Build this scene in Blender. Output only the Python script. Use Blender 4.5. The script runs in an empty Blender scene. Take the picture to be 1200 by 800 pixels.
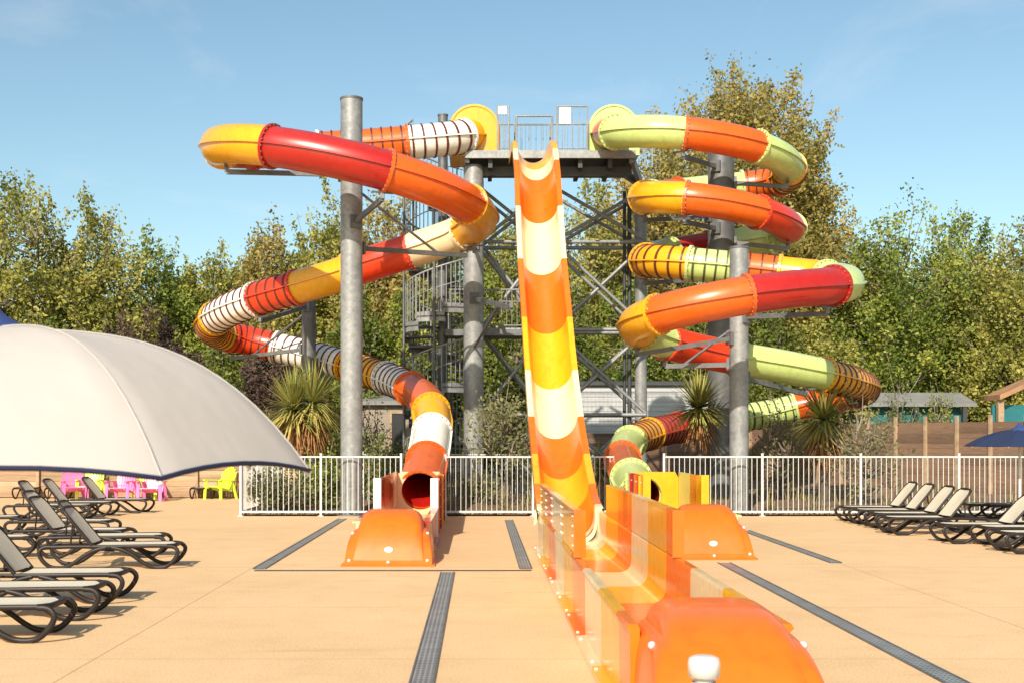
import bpy, math, random
import numpy as np
from mathutils import Vector, Matrix

random.seed(7)
R = math.radians
F = 1400.0                 # focal length in photo pixels
K = F / 1200.0
CAMH = 1.6
HX, HY = 562.0, 511.0      # principal point of the photograph

sc = bpy.context.scene
col = sc.collection


def at(px, py, d):
    """photo pixel + depth -> point of the place"""
    return Vector(((px - HX) * d / 1200.0, d * K, CAMH - (py - HY) * d / 1200.0))


def gx(px, d):
    return (px - HX) * d / 1200.0


# ------------------------------------------------------------------ materials
def nodes(name):
    m = bpy.data.materials.new(name)
    m.use_nodes = True
    nt = m.node_tree
    return m, nt, nt.nodes['Principled BSDF']


def N(nt, typ, **kw):
    n = nt.nodes.new(typ)
    for k, v in kw.items():
        if k in n.inputs:
            n.inputs[k].default_value = v
        else:
            setattr(n, k, v)
    return n


def ramp(nt, stops):
    r = nt.nodes.new('ShaderNodeValToRGB')
    e = r.color_ramp.elements
    while len(e) > 1:
        e.remove(e[-1])
    e[0].position = stops[0][0]
    e[0].color = (*stops[0][1], 1)
    for p, c in stops[1:]:
        x = e.new(p)
        x.color = (*c, 1)
    return r


def mixrgb(nt, fac, a, b, mode='MIX'):
    m = nt.nodes.new('ShaderNodeMix')
    m.data_type = 'RGBA'
    m.blend_type = mode
    for sock, v in ((m.inputs[0], fac), (m.inputs[6], a), (m.inputs[7], b)):
        if isinstance(v, bpy.types.NodeSocket):
            nt.links.new(v, sock)
        elif isinstance(v, (int, float)):
            sock.default_value = v
        else:
            sock.default_value = (*v, 1)
    return m.outputs[2]


def objcoord(nt):
    return nt.nodes.new('ShaderNodeTexCoord').outputs['Object']


def geopos(nt):
    return nt.nodes.new('ShaderNodeNewGeometry').outputs['Position']


def noise(nt, scale, detail=4, vec=None, rough=.55):
    n = N(nt, 'ShaderNodeTexNoise', Scale=scale, Detail=detail, Roughness=rough)
    nt.links.new(vec if vec else geopos(nt), n.inputs['Vector'])
    return n.outputs['Fac']


def bump(nt, b, h, strength, dist=.02):
    n = N(nt, 'ShaderNodeBump', Strength=strength, Distance=dist)
    nt.links.new(h, n.inputs['Height'])
    nt.links.new(n.outputs[0], b.inputs['Normal'])


def plain(name, c, rough=.5, metal=0., var=.12, scale=3., coat=0., bmp=0., bscale=40.):
    m, nt, b = nodes(name)
    f = noise(nt, scale)
    r = ramp(nt, [(.3, tuple(x * (1 - var) for x in c)), (.7, tuple(min(1, x * (1 + var)) for x in c))])
    nt.links.new(f, r.inputs[0])
    nt.links.new(r.outputs[0], b.inputs['Base Color'])
    b.inputs['Roughness'].default_value = rough
    b.inputs['Metallic'].default_value = metal
    b.inputs['Coat Weight'].default_value = coat
    b.inputs['Coat Roughness'].default_value = .08
    if bmp:
        bump(nt, b, noise(nt, bscale), bmp)
    return m


def fibre(name, c, bleach=.16, to=(.75, .6, .5), rough=.28):
    """glossy gelcoat; sun-bleached, dusty wear on upward faces, faint streaks"""
    m, nt, b = nodes(name)
    g = nt.nodes.new('ShaderNodeNewGeometry')
    sep = nt.nodes.new('ShaderNodeSeparateXYZ')
    nt.links.new(g.outputs['Normal'], sep.inputs[0])
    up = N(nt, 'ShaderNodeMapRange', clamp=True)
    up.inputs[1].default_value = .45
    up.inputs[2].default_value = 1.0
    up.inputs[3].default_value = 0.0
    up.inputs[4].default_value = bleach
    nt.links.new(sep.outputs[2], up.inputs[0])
    n1 = noise(nt, 2.2, 6, g.outputs['Position'])
    mul = N(nt, 'ShaderNodeMath', operation='MULTIPLY')
    nt.links.new(up.outputs[0], mul.inputs[0])
    r0 = ramp(nt, [(.3, (.45,) * 3), (.7, (1.,) * 3)])
    nt.links.new(n1, r0.inputs[0])
    nt.links.new(r0.outputs[0], mul.inputs[1])
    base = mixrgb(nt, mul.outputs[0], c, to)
    n2 = noise(nt, 9., 5, g.outputs['Position'])
    r2 = ramp(nt, [(.35, (.9,) * 3), (.65, (1.0,) * 3)])
    nt.links.new(n2, r2.inputs[0])
    base = mixrgb(nt, 1.0, base, r2.outputs[0], 'MULTIPLY')
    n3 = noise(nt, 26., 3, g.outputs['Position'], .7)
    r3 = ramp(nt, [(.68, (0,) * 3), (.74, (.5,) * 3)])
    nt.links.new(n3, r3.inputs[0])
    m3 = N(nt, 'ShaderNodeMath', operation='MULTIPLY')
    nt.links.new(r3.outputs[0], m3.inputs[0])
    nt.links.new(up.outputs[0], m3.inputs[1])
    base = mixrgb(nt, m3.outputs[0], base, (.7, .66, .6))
    mp = N(nt, 'ShaderNodeMapping')
    mp.inputs['Scale'].default_value = (5, 5, .8)
    nt.links.new(g.outputs['Position'], mp.inputs[0])
    n4 = N(nt, 'ShaderNodeTexNoise', Scale=1.6, Detail=5.)
    nt.links.new(mp.outputs[0], n4.inputs['Vector'])
    r4 = ramp(nt, [(.52, (1.,) * 3), (.75, (.74, .7, .66))])
    nt.links.new(n4.outputs['Fac'], r4.inputs[0])
    base = mixrgb(nt, .5, base, r4.outputs[0], 'MULTIPLY')
    nt.links.new(base, b.inputs['Base Color'])
    rr = N(nt, 'ShaderNodeMapRange')
    rr.inputs[3].default_value = rough - .06
    rr.inputs[4].default_value = rough + .16
    nt.links.new(n1, rr.inputs[0])
    nt.links.new(rr.outputs[0], b.inputs['Roughness'])
    b.inputs['Coat Weight'].default_value = .3
    b.inputs['Coat Roughness'].default_value = .08
    return m


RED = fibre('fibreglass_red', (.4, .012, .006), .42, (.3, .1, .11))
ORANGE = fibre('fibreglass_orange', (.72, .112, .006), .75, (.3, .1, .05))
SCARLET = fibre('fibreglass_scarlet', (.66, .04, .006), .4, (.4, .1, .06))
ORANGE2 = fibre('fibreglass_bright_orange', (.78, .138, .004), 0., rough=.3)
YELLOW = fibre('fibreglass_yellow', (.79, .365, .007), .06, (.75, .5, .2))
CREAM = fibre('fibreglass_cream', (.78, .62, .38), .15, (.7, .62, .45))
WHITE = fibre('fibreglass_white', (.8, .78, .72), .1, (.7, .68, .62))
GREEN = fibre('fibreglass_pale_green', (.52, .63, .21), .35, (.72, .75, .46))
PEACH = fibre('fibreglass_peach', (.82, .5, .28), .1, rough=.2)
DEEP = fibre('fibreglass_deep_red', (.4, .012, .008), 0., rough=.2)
BAND = plain('dark_rib_band', (.1, .022, .015), .4)
BANDG = plain('dark_green_rib_band', (.06, .07, .03), .4)
BOLTM = plain('galvanised_bolt', (.3, .28, .25), .45, .6)
COLS = dict(S=SCARLET, R=RED, O=ORANGE, Y=YELLOW, C=CREAM, W=WHITE, G=GREEN, P=PEACH, D=DEEP, B=ORANGE2)


def galv(name, c, s=14.):
    m, nt, b = nodes(name)
    v = N(nt, 'ShaderNodeTexVoronoi', Scale=s)
    nt.links.new(geopos(nt), v.inputs['Vector'])
    f = noise(nt, 1.7, 6)
    f2 = noise(nt, 20., 3)
    r = ramp(nt, [(.25, tuple(x * .72 for x in c)), (.5, c), (.75, tuple(min(1, x * 1.2) for x in c))])
    nt.links.new(f, r.inputs[0])
    r2 = ramp(nt, [(.2, (.84,) * 3), (.8, (1.06,) * 3)])
    nt.links.new(v.outputs['Color'], r2.inputs[0])
    c2 = mixrgb(nt, 1., r.outputs[0], r2.outputs[0], 'MULTIPLY')
    r3 = ramp(nt, [(.3, (.9,) * 3), (.7, (1.04,) * 3)])
    nt.links.new(f2, r3.inputs[0])
    nt.links.new(mixrgb(nt, 1., c2, r3.outputs[0], 'MULTIPLY'), b.inputs['Base Color'])
    b.inputs['Metallic'].default_value = .25
    b.inputs['Roughness'].default_value = .5
    return m


GALV = galv('galvanised_steel', (.28, .282, .28))
GALVD = galv('galvanised_steel_dull', (.14, .143, .147), 9.)
GALVL = galv('galvanised_steel_light', (.27, .275, .275), 20.)
DARKM = plain('dark_steel_underside', (.05, .052, .055), .6, .2)
WHITEM = plain('white_powder_coat', (.56, .555, .54), .4, 0, .06, 5)
FRAMEM = plain('brown_resin_frame', (.022, .016, .014), .45, 0, .25, 6)
PINK = plain('pink_plastic', (.82, .16, .42), .35, 0, .08)
LIME = plain('lime_plastic', (.62, .78, .05), .35, 0, .08)
NAVY = plain('navy_fabric', (.022, .045, .16), .8, 0, .2, 4)
NAVYT = plain('navy_piping', (.008, .012, .05), .7)
RUBBER = plain('dark_rubber', (.03, .03, .03), .7)
SIGNM = plain('white_sign_board', (.8, .8, .8), .4)
BARKM = plain('tree_bark', (.11, .085, .065), .9, 0, .4, 8, bmp=.6, bscale=25)
TWIGM = plain('pale_twig', (.2, .16, .125), .9, 0, .3, 8)
DEADM = plain('dead_leaf_skirt', (.3, .14, .05), .9, 0, .4, 9)
STONEM = plain('pale_stone', (.42, .36, .29), .9, 0, .35, 6, bmp=.5, bscale=20)


def sling_mat():
    m, nt, b = nodes('cream_sling_fabric')
    w = N(nt, 'ShaderNodeTexNoise', Scale=160., Detail=2.)
    nt.links.new(objcoord(nt), w.inputs['Vector'])
    r = ramp(nt, [(.3, (.52, .45, .34)), (.7, (.7, .62, .49))])
    nt.links.new(w.outputs['Fac'], r.inputs[0])
    f = noise(nt, 3., 4)
    r2 = ramp(nt, [(.3, (.86,) * 3), (.7, (1.,) * 3)])
    nt.links.new(f, r2.inputs[0])
    nt.links.new(mixrgb(nt, 1., r.outputs[0], r2.outputs[0], 'MULTIPLY'), b.inputs['Base Color'])
    b.inputs['Roughness'].default_value = .8
    return m


SLING = sling_mat()
FRAMEM.node_tree.nodes['Principled BSDF'].inputs['Specular IOR Level'].default_value = .25


def canvas_mat(name, c, tr=.25):
    m, nt, b = nodes(name)
    f = noise(nt, 2.5, 5)
    r = ramp(nt, [(.3, tuple(x * .93 for x in c)), (.7, c)])
    nt.links.new(f, r.inputs[0])
    nt.links.new(r.outputs[0], b.inputs['Base Color'])
    b.inputs['Roughness'].default_value = .85
    t = N(nt, 'ShaderNodeBsdfTranslucent')
    nt.links.new(r.outputs[0], t.inputs[0])
    mx = N(nt, 'ShaderNodeMixShader')
    mx.inputs[0].default_value = tr
    nt.links.new(b.outputs[0], mx.inputs[1])
    nt.links.new(t.outputs[0], mx.inputs[2])
    nt.links.new(mx.outputs[0], nt.nodes['Material Output'].inputs[0])
    w = N(nt, 'ShaderNodeTexNoise', Scale=5., Detail=2.)
    nt.links.new(geopos(nt), w.inputs['Vector'])
    bump(nt, b, w.outputs['Fac'], .25, .03)
    return m


CANVAS = canvas_mat('greige_canvas', (.57, .53, .505))
NAVYC = canvas_mat('navy_canvas', (.012, .024, .075), .08)


def deck_mat():
    m, nt, b = nodes('peach_resin_paving')
    p = geopos(nt)
    big = noise(nt, .35, 5, p)
    mid = noise(nt, 2.3, 6, p, .65)
    fine = noise(nt, 55., 3, p)
    r = ramp(nt, [(.3, (.65, .425, .225)), (.5, (.695, .462, .25)), (.72, (.73, .49, .272))])
    nt.links.new(big, r.inputs[0])
    r2 = ramp(nt, [(.28, (.92, .91, .89)), (.5, (.99,) * 3), (.75, (1.03,) * 3)])
    nt.links.new(mid, r2.inputs[0])
    c = mixrgb(nt, 1., r.outputs[0], r2.outputs[0], 'MULTIPLY')
    r3 = ramp(nt, [(.3, (.72,) * 3), (.62, (1.05,) * 3)])
    nt.links.new(fine, r3.inputs[0])
    c = mixrgb(nt, .8, c, r3.outputs[0], 'MULTIPLY')
    # tyre scuffs and water marks: long thin stains
    mp = N(nt, 'ShaderNodeMapping')
    mp.inputs['Scale'].default_value = (.5, 3.2, 1)
    nt.links.new(p, mp.inputs[0])
    st = N(nt, 'ShaderNodeTexNoise', Scale=1.1, Detail=6., Roughness=.6)
    nt.links.new(mp.outputs[0], st.inputs['Vector'])
    r4 = ramp(nt, [(.60, (0,) * 3), (.74, (.4,) * 3)])
    nt.links.new(st.outputs['Fac'], r4.inputs[0])
    c = mixrgb(nt, r4.outputs[0], c, (.42, .24, .11))
    # saw-cut joints
    sep = nt.nodes.new('ShaderNodeSeparateXYZ')
    nt.links.new(p, sep.inputs[0])

    def line(sock, pos, hw):
        a = N(nt, 'ShaderNodeMath', operation='SUBTRACT')
        nt.links.new(sock, a.inputs[0])
        a.inputs[1].default_value = pos
        ab = N(nt, 'ShaderNodeMath', operation='ABSOLUTE')
        nt.links.new(a.outputs[0], ab.inputs[0])
        lt = N(nt, 'ShaderNodeMath', operation='LESS_THAN')
        nt.links.new(ab.outputs[0], lt.inputs[0])
        lt.inputs[1].default_value = hw
        return lt.outputs[0]
    tot = None
    for s, pos, hw in [(sep.outputs[0], -2.77, .006), (sep.outputs[0], 4.54, .006), (sep.outputs[0], -7.4, .006),
                       (sep.outputs[1], 14.62, .007), (sep.outputs[1], 11.2, .005), (sep.outputs[1], 8.6, .005),
                       (sep.outputs[1], 18.6, .006), (sep.outputs[1], 22.0, .006)]:
        l = line(s, pos, hw)
        if tot is None:
            tot = l
        else:
            mx = N(nt, 'ShaderNodeMath', operation='MAXIMUM')
            nt.links.new(tot, mx.inputs[0])
            nt.links.new(l, mx.inputs[1])
            tot = mx.outputs[0]
    for (yy, hw, xa, xb) in ((13.53, .028, -.1, .76), (12.25, .02, .15, .76)):
        ly = line(sep.outputs[1], yy, hw)
        lx = line(sep.outputs[0], (xa + xb) / 2, (xb - xa) / 2)
        q = N(nt, 'ShaderNodeMath', operation='MULTIPLY')
        nt.links.new(ly, q.inputs[0])
        nt.links.new(lx, q.inputs[1])
        nz = ramp(nt, [(.38, (0,) * 3), (.6, (1,) * 3)])
        nt.links.new(noise(nt, 6., 4, p), nz.inputs[0])
        q2 = N(nt, 'ShaderNodeMath', operation='MULTIPLY')
        nt.links.new(q.outputs[0], q2.inputs[0])
        nt.links.new(nz.outputs[0], q2.inputs[1])
        mx = N(nt, 'ShaderNodeMath', operation='MAXIMUM')
        nt.links.new(tot, mx.inputs[0])
        nt.links.new(q2.outputs[0], mx.inputs[1])
        tot = mx.outputs[0]
    k = N(nt, 'ShaderNodeMath', operation='MULTIPLY')
    nt.links.new(tot, k.inputs[0])
    k.inputs[1].default_value = .55
    c = mixrgb(nt, k.outputs[0], c, (.16, .09, .05))
    nt.links.new(c, b.inputs['Base Color'])
    b.inputs['Roughness'].default_value = .8
    b.inputs['Specular IOR Level'].default_value = .3
    bump(nt, b, fine, .25, .01)
    return m


def soil_mat(name, a, bb, cc, s=.8):
    m, nt, b = nodes(name)
    f = noise(nt, s, 8, None, .7)
    r = ramp(nt, [(.3, a), (.5, bb), (.7, cc)])
    nt.links.new(f, r.inputs[0])
    g = noise(nt, 18., 5, None, .7)
    r2 = ramp(nt, [(.3, (.55,) * 3), (.7, (1.15,) * 3)])
    nt.links.new(g, r2.inputs[0])
    nt.links.new(mixrgb(nt, 1., r.outputs[0], r2.outputs[0], 'MULTIPLY'), b.inputs['Base Color'])
    b.inputs['Roughness'].default_value = 1
    bump(nt, b, g, .8, .05)
    return m


DECK = deck_mat()
SOIL = soil_mat('dry_planting_soil', (.15, .085, .05), (.25, .155, .095), (.36, .25, .16))
FIELD = soil_mat('grassy_ground', (.06, .06, .02), (.1, .09, .035), (.16, .12, .06), .3)
GRAVELM = soil_mat('gravel_strip', (.2, .16, .12), (.4, .34, .27), (.5, .44, .36), 14.)


def plank_mat(name, c, h=.14, axis=2):
    m, nt, b = nodes(name)
    p = geopos(nt)
    sep = nt.nodes.new('ShaderNodeSeparateXYZ')
    nt.links.new(p, sep.inputs[0])
    d = N(nt, 'ShaderNodeMath', operation='DIVIDE')
    nt.links.new(sep.outputs[axis], d.inputs[0])
    d.inputs[1].default_value = h
    fl = N(nt, 'ShaderNodeMath', operation='FLOOR')
    nt.links.new(d.outputs[0], fl.inputs[0])
    x2 = N(nt, 'ShaderNodeMath', operation='DIVIDE')
    nt.links.new(sep.outputs[0], x2.inputs[0])
    x2.inputs[1].default_value = 1.05
    fx = N(nt, 'ShaderNodeMath', operation='FLOOR')
    nt.links.new(x2.outputs[0], fx.inputs[0])
    cb = nt.nodes.new('ShaderNodeCombineXYZ')
    nt.links.new(fl.outputs[0], cb.inputs[0])
    nt.links.new(fx.outputs[0], cb.inputs[1])
    wn = N(nt, 'ShaderNodeTexWhiteNoise', noise_dimensions='3D')
    nt.links.new(cb.outputs[0], wn.inputs['Vector'])
    r = ramp(nt, [(0, tuple(x * .72 for x in c)), (.5, c), (1, tuple(x * 1.25 for x in c))])
    nt.links.new(wn.outputs['Value'], r.inputs[0])
    mp = N(nt, 'ShaderNodeMapping')
    mp.inputs['Scale'].default_value = (1.2, 1.2, 22)
    nt.links.new(p, mp.inputs[0])
    g = N(nt, 'ShaderNodeTexNoise', Scale=2., Detail=6., Roughness=.65)
    nt.links.new(mp.outputs[0], g.inputs['Vector'])
    r2 = ramp(nt, [(.3, (.7,) * 3), (.65, (1.1,) * 3)])
    nt.links.new(g.outputs['Fac'], r2.inputs[0])
    nt.links.new(mixrgb(nt, 1., r.outputs[0], r2.outputs[0], 'MULTIPLY'), b.inputs['Base Color'])
    b.inputs['Roughness'].default_value = .85
    bump(nt, b, g.outputs['Fac'], .3, .01)
    return m


PLANK = plank_mat('weathered_brown_planks', (.2, .118, .075))
PLANK2 = plank_mat('pale_wood_planks', (.42, .27, .16))
POSTW = plain('pale_wood_post', (.36, .25, .15), .85, 0, .25, 6)
ROOFW = plain('brown_roof_wood', (.3, .16, .08), .8, 0, .25, 3)
TEAL = plain('teal_panel', (.008, .13, .15), .6, 0, .15)
ROOFG = plain('grey_roof_sheet', (.2, .195, .185), .7, 0, .15, 2)
DARKW = plain('dark_opening', (.02, .022, .024), .4)
BEIGE = plain('beige_render', (.28, .23, .18), .9, 0, .1, 2, bmp=.2)
SIDING = plain('white_metal_siding', (.46, .46, .46), .5, .1, .08, 2)
GLASSM = plain('window_glass', (.05, .07, .08), .08, 0, .1)


def grate_mat():
    m, nt, b = nodes('steel_drain_grating')
    p = geopos(nt)
    w = N(nt, 'ShaderNodeTexWave', Scale=5.2, Distortion=0.)
    w.bands_direction = 'Y'
    nt.links.new(p, w.inputs['Vector'])
    w2 = N(nt, 'ShaderNodeTexWave', Scale=9., Distortion=0.)
    w2.bands_direction = 'X'
    nt.links.new(p, w2.inputs['Vector'])
    mx = N(nt, 'ShaderNodeMath', operation='MAXIMUM')
    nt.links.new(w.outputs['Fac'], mx.inputs[0])
    nt.links.new(w2.outputs['Fac'], mx.inputs[1])
    r = ramp(nt, [(.5, (.1, .1, .1)), (.8, (.3, .31, .31))])
    nt.links.new(mx.outputs[0], r.inputs[0])
    f = noise(nt, 3., 4)
    r2 = ramp(nt, [(.3, (.75,) * 3), (.7, (1.1,) * 3)])
    nt.links.new(f, r2.inputs[0])
    nt.links.new(mixrgb(nt, 1., r.outputs[0], r2.outputs[0], 'MULTIPLY'), b.inputs['Base Color'])
    b.inputs['Metallic'].default_value = .2
    b.inputs['Roughness'].default_value = .5
    return m


GRATE = grate_mat()


def leaf_mat(name, a, bb, cc, tr=.42):
    m, nt, b = nodes(name)
    at_ = N(nt, 'ShaderNodeAttribute', attribute_name='tint')
    r = ramp(nt, [(0, a), (.55, bb), (1, cc)])
    nt.links.new(at_.outputs['Fac'], r.inputs[0])
    nt.links.new(r.outputs[0], b.inputs['Base Color'])
    b.inputs['Roughness'].default_value = .55
    b.inputs['Specular IOR Level'].default_value = .35
    t = N(nt, 'ShaderNodeBsdfTranslucent')
    nt.links.new(r.outputs[0], t.inputs[0])
    mx = N(nt, 'ShaderNodeMixShader')
    mx.inputs[0].default_value = tr
    nt.links.new(b.outputs[0], mx.inputs[1])
    nt.links.new(t.outputs[0], mx.inputs[2])
    nt.links.new(mx.outputs[0], nt.nodes['Material Output'].inputs[0])
    return m


LEAF = dict(
    olive=leaf_mat('olive_yellow_leaves', (.15, .165, .035), (.34, .33, .065), (.52, .46, .12)),
    fresh=leaf_mat('fresh_green_leaves', (.085, .13, .02), (.24, .295, .045), (.44, .44, .09)),
    dark=leaf_mat('deep_green_leaves', (.09, .125, .022), (.18, .22, .038), (.28, .3, .065)),
    autumn=leaf_mat('autumn_tinged_leaves', (.21, .19, .05), (.36, .3, .075), (.5, .36, .11)),
    plum=leaf_mat('purple_leaves', (.06, .035, .035), (.11, .065, .06), (.18, .12, .08)),
    sage=leaf_mat('grey_green_leaves', (.13, .15, .06), (.24, .24, .1), (.33, .31, .15)),
    strap=leaf_mat('strap_leaves', (.12, .18, .04), (.3, .3, .075), (.52, .4, .12), .2),
    straw=leaf_mat('straw_blades', (.16, .14, .05), (.28, .22, .09), (.4, .3, .14), .2),
)

# ------------------------------------------------------------------ mesh helper
OFF = {}


class MB:
    def __init__(s):
        s.V, s.F, s.M, s.S = [], [], [], []

    def v(s, p):
        s.V.append(tuple(p))
        return len(s.V) - 1

    def f(s, idx, m=0, sm=False):
        s.F.append(tuple(idx))
        s.M.append(m)
        s.S.append(sm)

    def box(s, c, size, m=0, rot=None):
        c = Vector(c)
        h = Vector(size) / 2
        ids = []
        for sx in (-1, 1):
            for sy in (-1, 1):
                for sz in (-1, 1):
                    p = Vector((sx * h.x, sy * h.y, sz * h.z))
                    if rot:
                        p = rot @ p
                    ids.append(s.v(c + p))
        for q in ((0, 1, 3, 2), (4, 6, 7, 5), (0, 4, 5, 1), (2, 3, 7, 6), (0, 2, 6, 4), (1, 5, 7, 3)):
            s.f([ids[i] for i in q], m)
        return s

    def loft(s, rings, closed=True, caps=False, m=0, sm=True):
        n = len(rings[0])
        base = []
        for r in rings:
            base.append([s.v(p) for p in r])
        for a, b in zip(base[:-1], base[1:]):
            for i in range(n if closed else n - 1):
                j = (i + 1) % n
                s.f((a[i], a[j], b[j], b[i]), m, sm)
        if caps:
            s.f(list(reversed([s.v(p) for p in rings[0]])), m)
            s.f([s.v(p) for p in rings[-1]], m)
        return s

    def tube(s, pts, r, n=8, m=0, caps=True, sm=True, flat=1.0, up=None):
        pts = [Vector(p) for p in pts]
        rings = []
        rr = [float(q) for q in r] if isinstance(r, (list, tuple)) else [float(r)] * len(pts)
        prev = None
        for i, p in enumerate(pts):
            t = (pts[min(i + 1, len(pts) - 1)] - pts[max(i - 1, 0)])
            if t.length < 1e-9:
                t = Vector((0, 0, 1))
            t.normalize()
            u = up if up is not None else (prev if prev is not None else (Vector((0, 0, 1)) if abs(t.z) < .9 else Vector((1, 0, 0))))
            a = t.cross(u)
            if a.length < 1e-4:
                a = t.cross(Vector((1, 0, 0)))
            a.normalize()
            b = a.cross(t).normalized()
            prev = b
            rings.append([p + rr[i] * (math.cos(q) * a * flat + math.sin(q) * b) for q in [2 * math.pi * k / n for k in range(n)]])
        return s.loft(rings, True, caps, m, sm)

    def beam(s, p0, p1, w, h, m=0):
        p0, p1 = Vector(p0), Vector(p1)
        t = (p1 - p0).normalized()
        u = Vector((0, 0, 1)) if abs(t.z) < .95 else Vector((0, 1, 0))
        a = t.cross(u).normalized()
        b = a.cross(t)
        r = [[p + sx * a * w / 2 + sy * b * h / 2 for sx, sy in ((-1, -1), (1, -1), (1, 1), (-1, 1))] for p in (p0, p1)]
        return s.loft(r, True, True, m, False)

    def lathe(s, prof, c, n=24, m=0, sm=True, caps=False):
        c = Vector(c)
        rings = [[c + Vector((r * math.cos(2 * math.pi * k / n), r * math.sin(2 * math.pi * k / n), z)) for k in range(n)] for r, z in prof]
        return s.loft(rings, True, caps, m, sm)

    def build(s, name, mats, parent=None):
        if not isinstance(mats, (list, tuple)):
            mats = [mats]
        off = OFF.get(parent.name, Vector()) if parent else Vector()
        me = bpy.data.meshes.new(name)
        V = s.V if off.length == 0 else [(x - off.x, y - off.y, z - off.z) for x, y, z in s.V]
        me.from_pydata(V, [], s.F)
        for mm in mats:
            me.materials.append(mm)
        me.polygons.foreach_set('material_index', s.M)
        me.polygons.foreach_set('use_smooth', s.S)
        me.update()
        o = bpy.data.objects.new(name, me)
        col.objects.link(o)
        if parent:
            o.parent = parent
            OFF[o.name] = off
        return o


def thing(name, label, cat, loc=(0, 0, 0), rz=0, group=None):
    o = bpy.data.objects.new(name, None)
    o.empty_display_size = .3
    col.objects.link(o)
    o.location = loc
    o.rotation_euler = (0, 0, rz)
    OFF[o.name] = Vector(loc)
    tag(o, label, cat, group)
    return o


def tag(o, label, cat, group=None):
    o['label'] = label
    o['category'] = cat
    if group:
        o['group'] = group
    return o


def kind(o, k):
    o['kind'] = k
    return o


def copy_tree(o, parent=None):
    c = o.copy()
    col.objects.link(c)
    if parent:
        c.parent = parent
    for ch in [x for x in col.objects if x.parent == o]:
        copy_tree(ch, c)
    return c


KIDS = {}


def dup(root, loc, rz, label, group=None):
    c = root.copy()
    col.objects.link(c)
    c.location = loc
    c.rotation_euler = (0, 0, rz)
    c['label'] = label
    if group:
        c['group'] = group
    for ch in root.children:
        d = ch.copy()
        col.objects.link(d)
        d.parent = c
        for g in ch.children:
            e = g.copy()
            col.objects.link(e)
            e.parent = d
    return c


# ------------------------------------------------------------------ setting
FY = 20.6 * K              # white fence line
WY = 26.7 * K              # wooden fence line behind the chairs
FXL = gx(282, 20.6)

b = MB()
b.f([b.v(p) for p in ((-700, -60, -.06), (700, -60, -.06), (700, 1200, -.06), (-700, 1200, -.06))])
kind(b.build('ground', FIELD), 'structure')

b = MB()
b.f([b.v(p) for p in ((-45, -20, 0), (45, -20, 0), (45, FY + .02, 0), (-45, FY + .02, 0))])
b.f([b.v(p) for p in ((-45, FY + .02, 0), (FXL - .02, FY + .02, 0), (FXL - .02, WY + .3, 0), (-45, WY + .3, 0))])
kind(b.build('paved_deck', DECK), 'structure')

# planting bed behind the fence, gently uneven
b = MB()
nx, ny = 90, 60
x0, x1, y0, y1 = FXL, 30, FY + .1, 46
rnd = np.random.RandomState(3)
ph = rnd.rand(6) * 6
ids = []
for j in range(ny + 1):
    row = []
    for i in range(nx + 1):
        x = x0 + (x1 - x0) * i / nx
        y = y0 + (y1 - y0) * j / ny
        e = min(1, j / 6)
        z = .015 + e * (.10 + .05 * math.sin(x * 1.3 + ph[0]) * math.sin(y * .9 + ph[1]) + .035 * math.sin(x * 3.1 + ph[2] + y) + rnd.rand() * .03)
        row.append(b.v((x, y, z)))
    ids.append(row)
for j in range(ny):
    for i in range(nx):
        b.f((ids[j][i], ids[j][i + 1], ids[j + 1][i + 1], ids[j + 1][i]), 0, True)
kind(b.build('planting_bed', SOIL), 'structure')

b = MB()
rs = random.Random(5)
for k in range(1500):
    x = rs.uniform(FXL + .05, 16)
    y = FY + .13 + abs(rs.gauss(0, .22))
    r = rs.uniform(.018, .05)
    pr = []
    for lv in (-.6, 0.2, .9):
        q = math.sqrt(max(.05, 1 - lv * lv)) * r
        pr.append([(x + q * math.cos(a + lv) * rs.uniform(.8, 1.2), y + q * math.sin(a + lv) * rs.uniform(.8, 1.2), .02 + r * .6 + lv * r * .7) for a in (0, 1.26, 2.5, 3.77, 5.0)])
    b.loft(pr, True, True, 0, False)
o = kind(b.build('gravel', GRAVELM), 'stuff')
tag(o, 'pale pebbles strewn along the foot of the white fence', 'gravel')


def drain(x, d0, d1, w, label):
    g = MB()
    ya, yb = d0 * K, d1 * K
    g.f([g.v(p) for p in ((x - w / 2, ya, .006), (x + w / 2, ya, .006), (x + w / 2, yb, .006), (x - w / 2, yb, .006))])
    g.box((x - w / 2 - .008, (ya + yb) / 2, .006), (.014, yb - ya, .012), 1)
    g.box((x + w / 2 + .008, (ya + yb) / 2, .006), (.014, yb - ya, .012), 1)
    tag(g.build('drain_grate', [GRATE, GALVD]), label, 'drain grate', 'steel drain grates set in the paving')


drain(-2.66, 12.35, 19.9, .13, 'grey drain grate left of the red-mouthed tube slide run-out')
drain(-.375, 4.2, 12.05, .14, 'long grey drain grate running towards the camera left of the wide chute run-out')
drain(.56, 12.35, 19.6, .13, 'grey drain grate between the left run-out and the wide open chute')
drain(3.09, 4.2, 12.95, .14, 'long grey drain grate right of the wide chute run-out')
drain(4.51, 12.95, 17.4, .13, 'short grey drain grate right of the green slide run-out')
g = MB()
g.box((-1.03, 12.2 * K, .004), (3.3, .045, .012))
tag(g.build('slot_drain', RUBBER), 'thin black slot drain crossing the paving in front of the left run-out', 'slot drain')

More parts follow.
